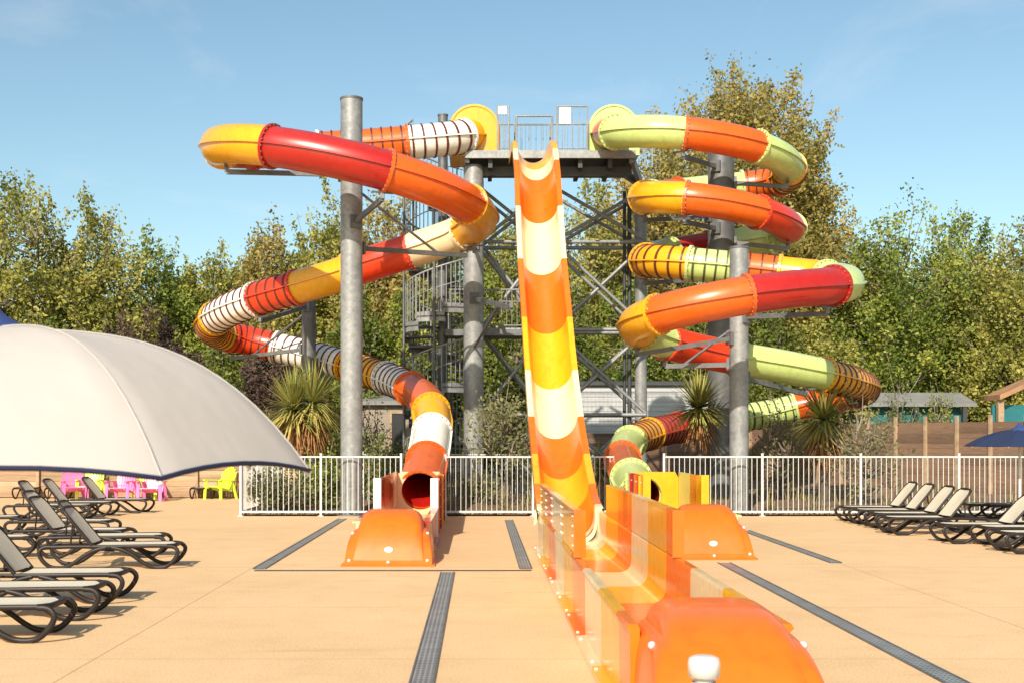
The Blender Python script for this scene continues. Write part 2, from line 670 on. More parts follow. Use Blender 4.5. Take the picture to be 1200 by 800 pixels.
# ------------------------------------------------------------------ white picket fence
def fence(xa, ya, xb, yb, label, h=1.22, sp=.106):
    p0, p1 = Vector((xa, ya, 0)), Vector((xb, yb, 0))
    t = thing('picket_fence', label, 'fence', p0, 0, 'white metal picket fences')
    L = (p1 - p0).length
    d = (p1 - p0) / L
    npan = max(1, round(L / 1.9))
    for k in range(npan + 1):
        q = p0 + d * (L * k / npan)
        g = MB()
        g.box(q + Vector((0, 0, (h + .03) / 2)), (.042, .042, h + .03))
        g.box(q + Vector((0, 0, h + .037)), (.048, .048, .012))
        g.box(q + Vector((0, 0, .007)), (.11, .11, .012))
        g.build('post', WHITEM, t)
    g = MB()
    up = Vector((0, 0, 1))
    for k in range(npan):
        a = p0 + d * (L * k / npan + .027)
        c = p0 + d * (L * (k + 1) / npan - .027)
        g.beam(a + up * (h - .03), c + up * (h - .03), .03, .03)
    g.build('rail', WHITEM, t)
    g = MB()
    for k in range(npan):
        a = p0 + d * (L * k / npan + .027)
        c = p0 + d * (L * (k + 1) / npan - .027)
        g.beam(a + up * .09, c + up * .09, .035, .035)
    g.build('rail', WHITEM, t)
    g = MB()
    for k in range(npan):
        w = L / npan
        m = round(w / sp)
        for i in range(1, m):
            q = p0 + d * (L * k / npan + w * i / m)
            g.tube([q + up * .105, q + up * (h - .045)], .0082, 6, caps=False)
    g.build('pickets', WHITEM, t)
    return t


fence(FXL, FY, gx(470, 20.6), FY, 'white picket fence from the corner by the lime chair to the red-mouthed tube slide')
fence(FXL, FY + .12, FXL, 25.2 * K, 'white picket fence side run going back from the left corner post')
fence(gx(522, 20.6), FY, gx(727, 20.6), FY, 'white picket fence passing behind the wide open chute')
fence(gx(778, 20.6), FY, 13.6, FY, 'long white picket fence behind the right-hand sun loungers')
fence(gx(425, 23.2), 23.2 * K, gx(660, 23.2), 23.2 * K, 'second white picket fence further back at the tower foot')

# ------------------------------------------------------------------ wooden fences
def wood_fence(pa, pb, h, n, m, label, over=.08):
    pa, pb = Vector((*pa, 0)), Vector((*pb, 0))
    t = thing('wooden_fence', label, 'fence', pa)
    d = (pb - pa)
    ang = math.atan2(d.y, d.x)
    rot = Matrix.Rotation(ang, 3, 'Z')
    rows = int(h / .14)
    g = MB()
    r = random.Random(1)
    for i in range(n):
        c = pa + d * ((i + .5) / n)
        L = d.length / n - .004
        for k in range(rows):
            g.box(c + Vector((0, 0, .02 + .14 * k + .07)) + rot @ Vector((0, r.uniform(-.006, .006), 0)), (L, .03, .134), 0, rot)
    g.build('boards', m, t)
    for i in range(n + 1):
        c = pa + d * (i / n) + rot @ Vector((0, -.065, 0))
        g = MB()
        g.box(c + Vector((0, 0, (h + over) / 2)), (.075, .075, h + over), 0, rot)
        g.build('post', POSTW, t)


wood_fence((-17, WY), (FXL + .2, WY), 1.72, 9, PLANK2, 'pale horizontal board fence behind the pink and lime chairs')
pA = (gx(880, 34), 34 * K)
pB = (gx(1250, 24.5), 24.5 * K)
wood_fence(pA, pB, 2.05, 11, PLANK, 'brown horizontal board fence with pale posts behind the right loungers', .1)
wood_fence((gx(668, 30), 30.5 * K), (pA[0] - .05, 34 * K), 1.75, 4, PLANK, 'shaded brown board fence behind the tower foot and right slide mouth', .06)

# ------------------------------------------------------------------ tube slides
def cr(P, t):
    i = int(max(0, min(len(P) - 2, math.floor(t))))
    u = t - i
    p0 = P[max(i - 1, 0)]
    p1, p2 = P[i], P[i + 1]
    p3 = P[min(i + 2, len(P) - 1)]
    return .5 * ((2 * p1) + (p2 - p0) * u + (2 * p0 - 5 * p1 + 4 * p2 - p3) * u * u + (3 * p1 - p0 - 3 * p2 + p3) * u ** 3)


def smooth_path(P, it=2):
    P = [p.copy() for p in P]
    for _ in range(it):
        Q = [p.copy() for p in P]
        for i in range(1, len(P) - 1):
            Q[i] = P[i] * .6 + (P[i - 1] + P[i + 1]) * .2
        P = Q
    return P


def frame(P, t):
    e = .05
    T = (cr(P, min(t + e, len(P) - 1)) - cr(P, max(t - e, 0))).normalized()
    S = T.cross(Vector((0, 0, 1))).normalized()
    return cr(P, t), T, S, S.cross(T).normalized()


def ringpts(P, t, r, n=28):
    c, T, S, U = frame(P, t)
    return [c + r * (math.cos(2 * math.pi * k / n) * S + math.sin(2 * math.pi * k / n) * U) for k in range(n)]


def section(root, P, t0, t1, rad, m, ribbed, band, inner=None, endflange=False):
    # arc length table
    ts = [t0 + (t1 - t0) * i / 60 for i in range(61)]
    pts = [cr(P, t) for t in ts]
    cum = [0]
    for a, c in zip(pts[:-1], pts[1:]):
        cum.append(cum[-1] + (c - a).length)
    L = cum[-1]

    def tat(s):
        for i in range(60):
            if cum[i + 1] >= s:
                return ts[i] + (ts[i + 1] - ts[i]) * (s - cum[i]) / max(1e-9, cum[i + 1] - cum[i])
        return t1
    g = MB()
    n = max(4, int(L / .11))
    g.loft([ringpts(P, tat(L * i / n), rad) for i in range(n + 1)], True, False, 0, True)
    if inner:
        g.loft([list(reversed(ringpts(P, tat(L * i / n), rad - .03))) for i in range(n + 1)], True, False, 2, True)
        g.loft([ringpts(P, t1, rad), ringpts(P, t1, rad - .03)], True, False, 0, False)
    # lengthwise joint fins
    for sgn in (1, -1):
        fin = []
        for i in range(n + 1):
            c, T, S, U = frame(P, tat(L * i / n))
            a = c + sgn * S * (rad - .01)
            o = c + sgn * S * (rad + .045)
            fin.append([a - U * .014, o - U * .014, o + U * .014, a + U * .014])
        g.loft(fin, True, True, 0, False)
    if ribbed:
        k = max(2, round(L / .235))
        for i in range(k):
            s = L * (i + .5) / k
            ra = [ringpts(P, tat(s - .02), rad - .002), ringpts(P, tat(s - .02), rad + .02), ringpts(P, tat(s + .02), rad + .02), ringpts(P, tat(s + .02), rad - .002)]
            g.loft(ra, True, False, 1, False)
    sec = g.build('tube_section', [m, band, inner or m], root)

    def flange(tc, off):
        c, T, S, U = frame(P, tc)
        f = MB()
        rr = []
        for (r, a) in ((rad - .002, -.03), (rad + .05, -.03), (rad + .05, .03), (rad - .002, .03)):
            rr.append([c + T * (a + off) + r * (math.cos(2 * math.pi * k / 32) * S + math.sin(2 * math.pi * k / 32) * U) for k in range(32)])
        f.loft(rr, True, False, 0, False)
        for k in range(22):
            q = 2 * math.pi * (k + .5) / 22
            pp = c + T * off + (rad + .027) * (math.cos(q) * S + math.sin(q) * U)
            f.box(pp, (.024, .085, .024), 1, Matrix((S, T, U)).transposed())
        f.build('flange', [m, BOLTM], sec)
    flange(t0, 0)
    if endflange:
        flange(t1, 0)


def tube_slide(root, pix, secs, rad, band, inner):
    P = smooth_path([at(*p) for p in pix], 1)
    t = 0
    n = len(secs)
    for i, (te, c) in enumerate(secs):
        section(root, P, t, te, rad, COLS[c[0]], len(c) > 1, band if c[0] != 'G' else BANDG, inner if i >= n - 2 else None, i == n - 1)
        t = te
    return P


LP = [(558, 157.5, 25.1), (549, 160, 24.2), (510, 165, 24.0), (440, 171, 23.9), (370, 175, 23.9), (300, 179, 23.5),
      (256, 176, 22.4), (252, 170, 21.1), (276, 168, 20.2), (312, 170, 19.7), (385, 182, 19.5), (455, 200, 19.6),
      (517, 220, 20.1), (557, 243, 21.0), (567, 258, 22.0), (550, 270, 22.8), (515, 283, 23.0), (482, 294, 23.1),
      (440, 307, 23.2), (385, 327, 23.5), (352, 336, 23.8), (300, 350, 24.2), (260, 366, 25), (242, 380, 26),
      (250, 391, 27), (280, 397, 27.6), (320, 405, 27.6), (375, 420, 27.3), (430, 434, 26.4), (472, 449, 25),
      (501, 465, 23.6), (509, 487, 22.4), (505, 518, 21.4), (499, 545, 20.5), (493, 574, 19.6)]
LS = [(1., 'Y'), (2.45, 'Wr'), (3.97, 'Or'), (4.4, 'W'), (5.2, 'O'), (6.2, 'R'), (9, 'Y'), (11, 'R'), (12.9, 'O'), (15.1, 'Y'), (17, 'C'),
      (18.6, 'S'), (20, 'Y'), (21.05, 'Sr'), (22.5, 'Wr'), (24.6, 'Yr'), (26, 'Sr'), (27.6, 'Wr'), (28.6, 'Yr'), (29.4, 'Wr'),
      (30.7, 'O'), (31.6, 'Y'), (32.8, 'W'), (34, 'O')]
RP = [(708, 157, 26.3), (713, 155.5, 24.55), (760, 153, 24.05), (803, 156, 24), (845, 161, 24), (888, 171, 24.2), (922, 187, 24.9),
      (931, 204, 25.9), (915, 213, 26.5), (885, 217, 26.8), (840, 222, 26.8), (790, 227, 26.6), (758, 231, 25.9), (751, 232, 25),
      (770, 231, 24.3), (803, 232, 24), (845, 237, 24), (892, 248, 24.2), (922, 262, 24.9), (931, 273, 25.8), (915, 279, 26.3),
      (880, 283, 26.5), (830, 289, 26.5), (780, 297, 26.2), (757, 303, 25.4), (753, 306, 24.7), (770, 306, 24.1), (805, 309, 23.8),
      (858, 314, 23.7), (915, 320, 23.5), (962, 325, 23.1), (992, 330, 22.2), (995, 333, 21), (972, 336, 20.2), (925, 339, 19.8),
      (878, 345, 19.6), (820, 356, 19.6), (766, 369, 20), (741, 379, 20.7), (746, 389, 21.5), (780, 400, 22), (815, 411, 22.2),
      (865, 420, 22.4), (920, 429, 22.7), (965, 438, 23.1), (1004, 449, 24), (1018, 456, 25.2), (1008, 460, 26.4), (972, 467, 27),
      (905, 485, 27.2), (850, 492, 27), (800, 499, 26.3), (762, 507, 25), (734, 517, 23.7), (725, 533, 22.5), (737, 556, 20.2), (751, 580, 18.3)]
RP = [(x, y, d - (1.3 if i <= 29 else (1.0 if i < 33 else (.6 if i < 41 else .2)))) for i, (x, y, d) in enumerate(RP)]
RS = [(1, 'O'), (3, 'G'), (5, 'O'), (6.6, 'G'), (7.9, 'Yr'), (9.3, 'Or'), (11, 'G'), (12, 'O'), (13, 'G'), (15, 'Y'), (17, 'O'), (18.6, 'S'),
      (20.2, 'G'), (22, 'G'), (23, 'R'), (25, 'G'), (27, 'Yr'), (28.2, 'Gr'), (29, 'Or'), (30.3, 'Y'), (32.7, 'G'), (35, 'R'), (37, 'O'),
      (38.9, 'Y'), (40, 'G'), (41.9, 'S'), (44, 'G'), (47.0, 'Yr'), (47.6, 'O'), (48.6, 'O'), (49.6, 'Gr'), (51.2, 'G'), (52.1, 'Sr'),
      (53, 'Yr'), (54.2, 'G'), (55.2, 'O'), (56, 'G')]

ls = thing('tube_slide', 'red, orange, yellow and white tube slide looping round the tall left column', 'water slide', (-1.14, 19.6 * K, 0), 0, 'tube slides')
lp = tube_slide(ls, LP, LS, .39, BAND, DEEP)
rs_ = thing('tube_slide', 'pale green, orange and yellow tube slide coiling round the right columns', 'water slide', (3.07, 20.0 * K, 0), 0, 'tube slides')
rp = tube_slide(rs_, RP, RS, .36, BAND, DEEP)


def start_box(root, px, d, m, zb, side):
    c = at(px, 158, d)
    g = MB()
    n = 20
    # upright tub with a rounded hood, open towards the platform behind
    prof = []
    w, h = .56, 1.12
    for k in range(n + 1):
        a = math.pi * k / n
        prof.append((-w * math.cos(a), (h - w) + w * math.sin(a)))
    prof = [(-w, 0)] + prof + [(w, 0)]
    z0 = zb
    for (ya, yb2) in ((-.62, .62),):
        rings = [[Vector((c.x + x, c.y + yy, z0 + z)) for x, z in prof] for yy in (ya, ya + .05, yb2)]
        g.loft(rings, False, False, 0, True)
        g.f([g.v(p) for p in reversed(rings[0])])
        lip = [[Vector((c.x + x * s, c.y + yy, z0 + (z - .55) * s + .55)) for x, z in prof] for yy, s in ((ya - .02, 1.0), (ya - .02, 1.09), (ya + .05, 1.09), (ya + .05, 1.0))]
        g.loft(lip, False, False, 0, False)
    g.box((c.x, c.y, z0 - .02), (1.2, 1.3, .06))
    ob = g.build('start_tub', m, root)
    g = MB()
    hp = [c + Vector((-.2 + .4 * i / 8, -.1, 0)) for i in range(9)]
    pts = [Vector((p.x, p.y, z0 + h - .02 + .1 * math.sin(math.pi * i / 8))) for i, p in enumerate(hp)]
    g.tube(pts, .018, 6)
    g.build('grab_handle', GALV, ob)
    # window bubble facing out
    return ob


PZ = 8.32                       # platform level
start_box(ls, 556, 25.0, YELLOW, PZ + .03, -1)
start_box(rs_, 716, 25.0, GREEN, PZ + .03, 1)


def trough(root, cx, ya, yt, yf, hw, zt, zl, lw, rw, floor_bands, edge, rad, mouth, plate=None):
    """run-out: tall side walls ya..yt, low ones yt..yf"""
    th = .05
    for sgn, bands in ((-1, lw), (1, rw)):
        n = len(bands)
        ys = [ya + (yt - ya) * k / n for k in range(n + 1)]
        x = cx + sgn * hw
        for k in range(n):
            g = MB()
            y0, y1 = ys[k], ys[k + 1]
            g.box((x, (y0 + y1) / 2, zt / 2), (th, abs(y1 - y0) - .004, zt))
            # outward stiffening flange with bolts
            g.box((x + sgn * .035, y0 - .02, zt / 2), (.04, .02, zt - .02))
            for q in range(4):
                g.box((x + sgn * .03, y0 - .07, .18 + q * (zt - .3) / 3), (.016, .018, .018), 1)
                g.box((x + sgn * .03, y1 + .07, .18 + q * (zt - .3) / 3), (.016, .018, .018), 1)
            w = g.build('side_wall', [COLS[bands[k]], WHITEM], root)
        g = MB()
        g.box((x + sgn * .005, yt - .03, zt / 2 + .01), (th + .07, .05, zt + .02))
        g.build('wall_edge', COLS[edge], root)
        lb = bands[::-1]
        n = 4
        ys = [yt - .06 + (yf - yt + .06) * k / n for k in range(n + 1)]
        for k in range(n):
            g = MB()
            y0, y1 = ys[k], ys[k + 1]
            L = abs(y1 - y0) - .004
            g.box((x, (y0 + y1) / 2, zl / 2), (th, L, zl))
            g.box((x + sgn * .02, (y0 + y1) / 2, zl + .012), (th + .06, L, .025))
            g.box((x + sgn * .06, (y0 + y1) / 2, .02), (.08, L, .035))
            for q in (.2, .8):
                g.box((x + sgn * .07, y0 + (y1 - y0) * q, .045), (.03, .03, .02), 1)
            g.build('low_wall', [COLS[lb[k % len(lb)]], WHITEM], root)
    n = len(floor_bands)
    ys = [ya + (yf - ya) * k / n for k in range(n + 1)]
    for k in range(n):
        g = MB()
        prof = []
        for a in range(9):
            u = -1 + 2 * a / 8
            prof.append((cx + (hw - th / 2 - .002) * u, .14 + .12 * abs(u) ** 4))
        g.loft([[Vector((x, yy, z)) for x, z in prof] for yy in (ys[k], ys[k + 1] + .003)], False, False, 0, True)
        g.build('trough_floor', COLS[floor_bands[k]], root)
    # end plate with the round mouth
    c, r = mouth
    g = MB()
    m = 40
    inner, outer = [], []
    X, Z0, Z1 = hw - th / 2 - .003, .02, zt
    for k in range(m):
        a = 2 * math.pi * k / m
        inner.append(Vector((c.x + r * math.cos(a), ya + .0, c.z + r * math.sin(a))))
        dx, dz = math.cos(a), math.sin(a)
        s = min((X + (cx - c.x) * (1 if dx > 0 else -1)) / max(abs(dx), 1e-6), ((Z1 - c.z) if dz > 0 else (c.z - Z0)) / max(abs(dz), 1e-6))
        s = max(s, r + .01)
        outer.append(Vector((c.x + s * dx, ya, c.z + s * dz)))
    back = [[p + Vector((0, .04, 0)) for p in ring] for ring in (outer, inner)]
    g.loft([inner, outer, back[0], back[1], inner], True, False, 0, False)
    g.build('end_plate', plate or PEACH, root)


def end_cap(root, cx, yb, yf, hw, h, m, wf=.68, hf=.8):
    g = MB()

    def hood(wb, wt, hh, y0, y1, nn, pp):
        rings = []
        NS, NU = 26, 40
        for i in range(NS + 1):
            q = i / NS * math.pi / 2
            fy = math.sin(q) ** (2 / pp)
            fz = math.cos(q) ** (2 / pp) if i < NS else 0.
            r = []
            for j in range(NU + 1):
                a = (-1 + 2 * j / NU) * math.pi / 2
                sx = math.copysign(abs(math.sin(a)) ** (2 / nn), a)
                cz = abs(math.cos(a)) ** (2 / nn) if 0 < j < NU else 0.
                z = hh * fz * cz
                w = wb + (wt - wb) * min(1, z / hh)
                # front leans back towards the top
                y = y0 + (y1 - y0) * (fy * (.62 + .38 * (1 - z / hh)))
                r.append(Vector((cx + sx * w, y, max(.012, z))))
            rings.append(r)
        g.loft(rings, False, False, 0, True)
    hood(hw * hf, hw * (hf - .06), h, yb, yf + .015, 6., 3.6)
    hood(hw * .99, hw * .93, h * wf, yb + .02, yf, 7., 6)
    # outer wings and base flange
    g.box((cx, (yb + yf) / 2 - .01, .012), (hw * 2.1, abs(yf - yb) + .06, .022))
    cap = g.build('end_cap', m, root)
    sc_ = bpy.data.meshes.new('bolt_head')
    first = None
    spots = [(-.86, wf - .11), (.86, wf - .11), (-.88, .1), (.88, .1), (0, .07)]
    for (u, z) in spots:
        bm = MB()
        p = Vector((cx + u * hw, yf - .005 if z < .3 else yf + .03, z * h))
        if abs(u) > .5:
            zr = z / wf
            sn = min(.999, (abs(u) / (.99 - .06 * zr)) ** 3.5)
            czx = math.cos(math.asin(sn)) ** (2 / 7)
            hh_, y0_, pp_ = h * wf, yb + .02, 6.
            fz_ = min(.995, zr / czx)
            y1_ = yf
        else:
            hh_, y0_, pp_, y1_ = h, yb, 3.6, yf + .015
            zr = z
            fz_ = z
        fy_ = math.sin(math.acos(fz_ ** (pp_ / 2))) ** (2 / pp_)
        p.y = y0_ + (y1_ - y0_) * fy_ * (.62 + .38 * (1 - zr)) - .004
        bm.lathe([(.001, .022), (.014, .018), (.022, .004), (.022, -.012)], (0, 0, 0), 10)
        bm.V = [(p.x + x, p.y - z2, p.z + y) for x, y, z2 in bm.V]
        bm.build('bolt', WHITEM, cap)
    bm = MB()
    n = 24
    # oval maker's plate, follows the front of the hood
    q = .30 * h
    c = Vector((cx, 0, q))
    yy = yb + (yf - yb) * (.62 + .38 * (1 - q / h)) * .985
    top = [Vector((cx + .055 * math.cos(2 * math.pi * k / n), yy - .014, q + .036 * math.sin(2 * math.pi * k / n))) for k in range(n)]
    bot = [p + Vector((0, .02, 0)) for p in top]
    bm.loft([bot, top], True, True)
    bm.build('oval_plate', WHITEM, cap)
    return cap


pm = lp[-1]
trough(ls, -1.15, 19.5 * K, 16. * K, 13.36 * K, .44, .93, .47, 'PROD', 'DYRO', 'PCROYPRY', 'W', .39, (Vector((pm.x, 0, pm.z)), .36))
end_cap(ls, -1.13, 13.35 * K, 12.62 * K, .55, .66, ORANGE2)
pm = rp[-1]
trough(rs_, 3.06, 17.95 * K, 16. * K, 14.01 * K, .45, .98, .5, 'GROY', 'GGDY', 'YGOYGYOO', 'Y', .37, (Vector((pm.x, 0, pm.z)), .34), YELLOW)
end_cap(rs_, 3.055, 14.0 * K, 13.3 * K, .53, .68, ORANGE2)

# ------------------------------------------------------------------ wide open chute
sp = thing('open_chute_slide', 'wide open chute with orange, cream and yellow bands dropping straight from the tower', 'water slide', (1.25, 16 * K, 0))
# rim centre line: (px, py, depth)
CP = [(626.5, 122, 22.2), (626.5, 150, 21.5), (629, 190, 20.7), (631, 240, 20.0), (634, 300, 19.3), (638, 360, 18.8), (642, 420, 18.1), (648, 480, 17.3), (655, 535, 16.35),
      (666, 580, 15.3), (676, 603, 14.5), (684, 612, 13.7)]
CW = [at(*p) for p in CP]
CW[0] = CW[1] + Vector((0, 3.1, .14))
for i, xx in enumerate((1.15, 1.15, 1.16, 1.165, 1.17, 1.19, 1.21, 1.235, 1.25, 1.26, 1.25, 1.235)):
    CW[i].x = xx
    if i > 4:
        CW[i].x += .04
for i_, (yy_, zz_, xx_) in zip((-4, -3, -2, -1), ((16.3, 1.3, 1.295), (15.35, .86, 1.285), (14.85, .69, 1.27), (14.3, .62, 1.262))):
    CW[i_] = Vector((xx_, yy_ * K, zz_))
CW = smooth_path(CW, 1)


def chute_frame(t):
    e = .06
    T = (cr(CW, min(t + e, len(CW) - 1)) - cr(CW, max(t - e, 0))).normalized()
    S = Vector((1, 0, 0))
    Nn = T.cross(S).normalized()
    if Nn.z < 0:
        Nn = -Nn
    return cr(CW, t), S, Nn


def t_for_y(py):
    best, bt = 1e9, 0
    for i in range(100, 1101):
        t = i / 100
        p = cr(CW, t)
        y = HY - (p.z - CAMH) * F / p.y
        if abs(y - py) < best:
            best, bt = abs(y - py), t
    return bt


bounds = [0, t_for_y(174), t_for_y(187), t_for_y(241), t_for_y(303), t_for_y(371), t_for_y(433), t_for_y(487), t_for_y(531), t_for_y(566), t_for_y(590), 11]
bcol = ['Y', 'C', 'B', 'C', 'B', 'Y', 'C', 'B', 'Y', 'B', 'C']
HWC = .46
for k in range(len(bcol)):
    g = MB()
    n = 10
    rings, outr = [], []
    for i in range(n + 1):
        t = bounds[k] + (bounds[k + 1] - bounds[k]) * i / n
        c, S, Nn = chute_frame(t)
        prof, op = [], []
        wi = HWC - .105
        dep = .44
        ftn = max(0, (t - 9.3) / 1.7)
        # outer skirt, rim, then the half-pipe
        prof.append((-HWC, -.22))
        prof.append((-HWC, 0))
        prof.append((-wi - .02, .0))
        for a in range(17):
            q = math.pi * a / 16
            x = -math.cos(q)
            z = -math.sin(q)
            x2 = math.copysign(abs(x) ** (1 - .45 * ftn), x)
            z2 = math.copysign(abs(z) ** (1 - .45 * ftn), z)
            prof.append((wi * x2, -.03 + z2 * dep))
        prof += [(wi + .02, 0), (HWC, 0), (HWC, -.22)]
        rings.append([c + S * x + Nn * z for x, z in prof])
        ob = [(HWC - .004, -.2)] + [(-(wi + .035) * -math.cos(math.pi * a / 12), -.05 - math.sin(math.pi * a / 12) * (dep + .03)) for a in range(13)] + [(-HWC + .004, -.2)]
        outr.append([c + S * x + Nn * z for x, z in ob])
    g.loft(rings, False, False, 0, True)
    for fi in range(len(g.F)):
        pass
    g.loft(outr, False, False, 0, True)
    if k == len(bcol) - 1:
        lp_, (c, S, Nn) = rings[-1], chute_frame(bounds[-1])
        g.loft([lp_, [p + (p - c).project(S) * .09 - Nn * .05 for p in lp_]], False, False, 0, False)
    o = g.build('chute_section', COLS[bcol[k]], sp)
    # flat rims stay crisp
    npf = len(rings[0]) - 1
    sm = []
    for i in range(n):
        for j in range(npf):
            sm.append(not (j in (0, 1, npf - 1, npf - 2)))
    sm += [True] * (len(g.F) - len(sm))
    o.data.polygons.foreach_set('use_smooth', sm)

# run-out trough of the open chute
CX, CHW = 1.262, .385


def run_out():
    zt, zl = .95, .55
    th = .05
    bands = [(14.45, 13.35, 'C'), (13.35, 12.2, 'Y'), (12.2, 11.1, 'B'), (11.1, 10.05, 'C'), (10.05, 9.05, 'Y'), (9.05, 8., 'B'),
             (8., 6.95, 'C'), (6.95, 6.05, 'Y'), (6.05, 5.6, 'B')]
    rc = .13
    X = CHW
    inner = [(-X, zl), (-X, .13 + rc)]
    for k in range(1, 7):
        a = math.pi / 2 * k / 6
        inner.append((-X + rc * (1 - math.cos(a)), .13 + rc * (1 - math.sin(a))))
    inner += [(-x, z) for x, z in reversed(inner)]
    outer = [(X, zl), (X + .012, zl + .024), (X + .062, zl + .024), (X + .075, zl), (X + .055, zl - .02), (X + .05, .05), (X + .12, .045), (X + .12, .012), (-X - .12, .012), (-X - .12, .045), (-X - .05, .05), (-X - .055, zl - .02), (-X - .075, zl), (-X - .062, zl + .024), (-X - .012, zl + .024)]
    prof = inner + outer[1:]
    for (y0, y1, c) in bands:
        g = MB()
        g.loft([[Vector((CX + x, yy, z)) for x, z in prof] for yy in (y0 * K, y1 * K + .004)], True, True, 0, False)
        for f in range(1, len(inner) - 1):
            g.S[f] = True
        for sgn in (-1, 1):
            for q in (.12, .88):
                g.box((CX + sgn * (X + .1), (y0 + (y1 - y0) * q) * K, .05), (.022, .028, .012), 1)
        g.build('trough_section', [FLOORC[c], WHITEM], sp)
    ups = [(13.7, 12.7, 'Y'), (12.7, 11.7, 'B'), (11.7, 10.3, 'C'), (10.3, 9.0, 'Y'), (9.0, 8.68, 'B')]
    upr = [(13.35, 12.2, 'Y'), (12.2, 11.8, 'B'), (11.8, 11.45, 'O'), (11.45, 11.1, 'B'), (11.1, 10.05, 'C'), (10.05, 9.05, 'Y'), (9.05, 8.68, 'B')]
    for sgn, lst in ((-1, ups), (1, upr)):
        for (y0, y1, c) in lst:
            g = MB()
            a, b2 = y0 * K, y1 * K
            L = abs(b2 - a) - .003
            x = CX + sgn * (X + .027)
            g.box((x, (a + b2) / 2, (zl + .03 + zt) / 2), (.05, L, zt - zl - .03))
            g.box((x + sgn * .012, (a + b2) / 2, zt + .012), (.074, L, .022))
            if L > .5:
                for yy in (a - .05, a - .13, b2 + .05):
                    for q in range(4):
                        g.box((x + sgn * .028, yy, zl + .09 + q * (zt - zl - .14) / 3), (.016, .016, .016), 1)
            g.build('upper_wall', [COLS[c] if c == 'O' else FLOORC[c], WHITEM], sp)
        g = MB()
        g.box((CX + sgn * (X + .03), 8.68 * K - .028, (zl + zt) / 2 + .03), (.1, .05, zt - zl + .0))
        g.build('wall_edge', ORANGE2, sp)


FLOORC = {}
for k_, c_ in (('C', (.76, .6, .36)), ('Y', (.8, .4, .012)), ('B', (.83, .155, .007))):
    FLOORC[k_] = fibre('wet_fibreglass_' + {'C': 'cream', 'Y': 'yellow', 'B': 'orange'}[k_], c_, 0., rough=.17)
run_out()
end_cap(sp, 1.285, 5.8 * K, 4.75 * K, .455, .69, ORANGE2, .86, .86)

# ------------------------------------------------------------------ columns
def column(px, d, dia, ztop, label, arms, m=GALV, name='support_column', seam=True):
    c = Vector((gx(px, d), d * K, 0))
    t = thing(name, label, 'column', c, 0, 'galvanised slide support columns')
    g = MB()
    r = dia / 2
    g.lathe([(r, .0), (r, .62)], c, 28)
    g.lathe([(r, .624), (r, ztop)], c, 28)
    if seam:
        g.lathe([(r + .006, .60), (r + .006, .64)], c, 28)
    g.build('shaft', m, t)
    g = MB()
    g.lathe([(0.001, ztop + .012), (r + .012, ztop + .008), (r + .012, ztop - .03), (r - .01, ztop - .03)], c, 28, sm=False)
    g.build('top_plate', GALVD, t)
    g = MB()
    g.lathe([(r + .16, 0), (r + .16, .025), (r + .001, .026)], c, 28, sm=False)
    for k in range(8):
        a = k * math.pi / 4
        g.lathe([(.02, .026), (.02, .07), (.001, .07)], c + Vector(((r + .09) * math.cos(a), (r + .09) * math.sin(a), 0)), 6, sm=False)
    g.build('base_plate', GALVD, t)
    for (zc, tgt, braces) in arms:
        # arm from the shaft to a point under the tube
        tgt = Vector(tgt)
        dd = Vector((tgt.x - c.x, tgt.y - c.y, 0))
        dn = dd.normalized()
        a0 = c + dn * (r - .01) + Vector((0, 0, zc))
        tip = tgt + Vector((0, 0, -.10))
        g = MB()
        g.beam(a0, tip, .07, .095)
        g.box(a0 + dn * .03, (.06, .24, .26), 0, Matrix.Rotation(math.atan2(dn.y, dn.x), 3, 'Z'))
        sd = Vector((-dn.y, dn.x, 0))
        # saddle
        g.beam(tip + Vector((0, 0, .0)), tgt + Vector((0, 0, .03)), .07, .07)
        g.beam(tgt - sd * .22 + Vector((0, 0, .02)), tgt + sd * .22 + Vector((0, 0, .02)), .05, .03)
        if braces:
            lo = c + dn * (r - .01) + Vector((0, 0, zc + braces))
            g.tube([lo, a0.lerp(tip, .72)], .03, 8)
        g.build('bracket_arm', GALVD, t)
    return t


def under(P, t, rad):
    c, T, S, U = frame(P, t)
    return c - U * (rad + .06)


LR, RR = .39, .36
column(412, 20.9, .45, at(412, 116, 20.9).z, 'tallest pale steel column, rising bare above the red tube of the left slide',
       [(at(412, 205, 20.9).z, under(lp, 7.6, LR), 0), (at(412, 262, 20.9).z, under(lp, 11, LR), 0), (at(412, 290, 20.9).z, under(lp, 15.1, LR), 1.15)])
column(362, 26.4, .36, at(362, 346, 26.4).z, 'short thin column at the back holding the lower white ribbed tube',
       [(at(362, 360, 26.4).z, under(lp, 21, LR), 0), (at(362, 409, 26.4).z, under(lp, 24.8, LR), .9), (at(362, 425, 26.4).z, under(lp, 27.3, LR), 0)], GALVD)
column(845, 24.2, .62, at(845, 176, 24.2).z, 'thick grey steel column inside the green and orange coils',
       [(at(845, 198, 24.2).z, under(rp, 3, RR), 0), (at(845, 215, 24.2).z, under(rp, 6.4, RR), 0), (at(845, 255, 24.2).z, under(rp, 13, RR), 0), (at(845, 270, 24.2).z, under(rp, 15, RR), 0),
        (at(845, 285, 24.2).z, under(rp, 18.4, RR), 0), (at(845, 327, 24.2).z, under(rp, 25, RR), 0)], GALVD)
column(866, 21.0, .385, at(866, 290, 21).z, 'slim steel column in front of the coils under the red tube',
       [(at(866, 372, 21).z, under(rp, 33, RR), 0), (at(866, 397, 21).z, under(rp, 38.6, RR), 0), (at(866, 427, 21).z, under(rp, 40, RR), .7), (at(866, 442, 21).z, under(rp, 43.6, RR), 0)])
chl = cr(CW, t_for_y(341)) + Vector((-.62, .1, -.2))
chl2 = cr(CW, t_for_y(362)) + Vector((-.46, .1, -.3))
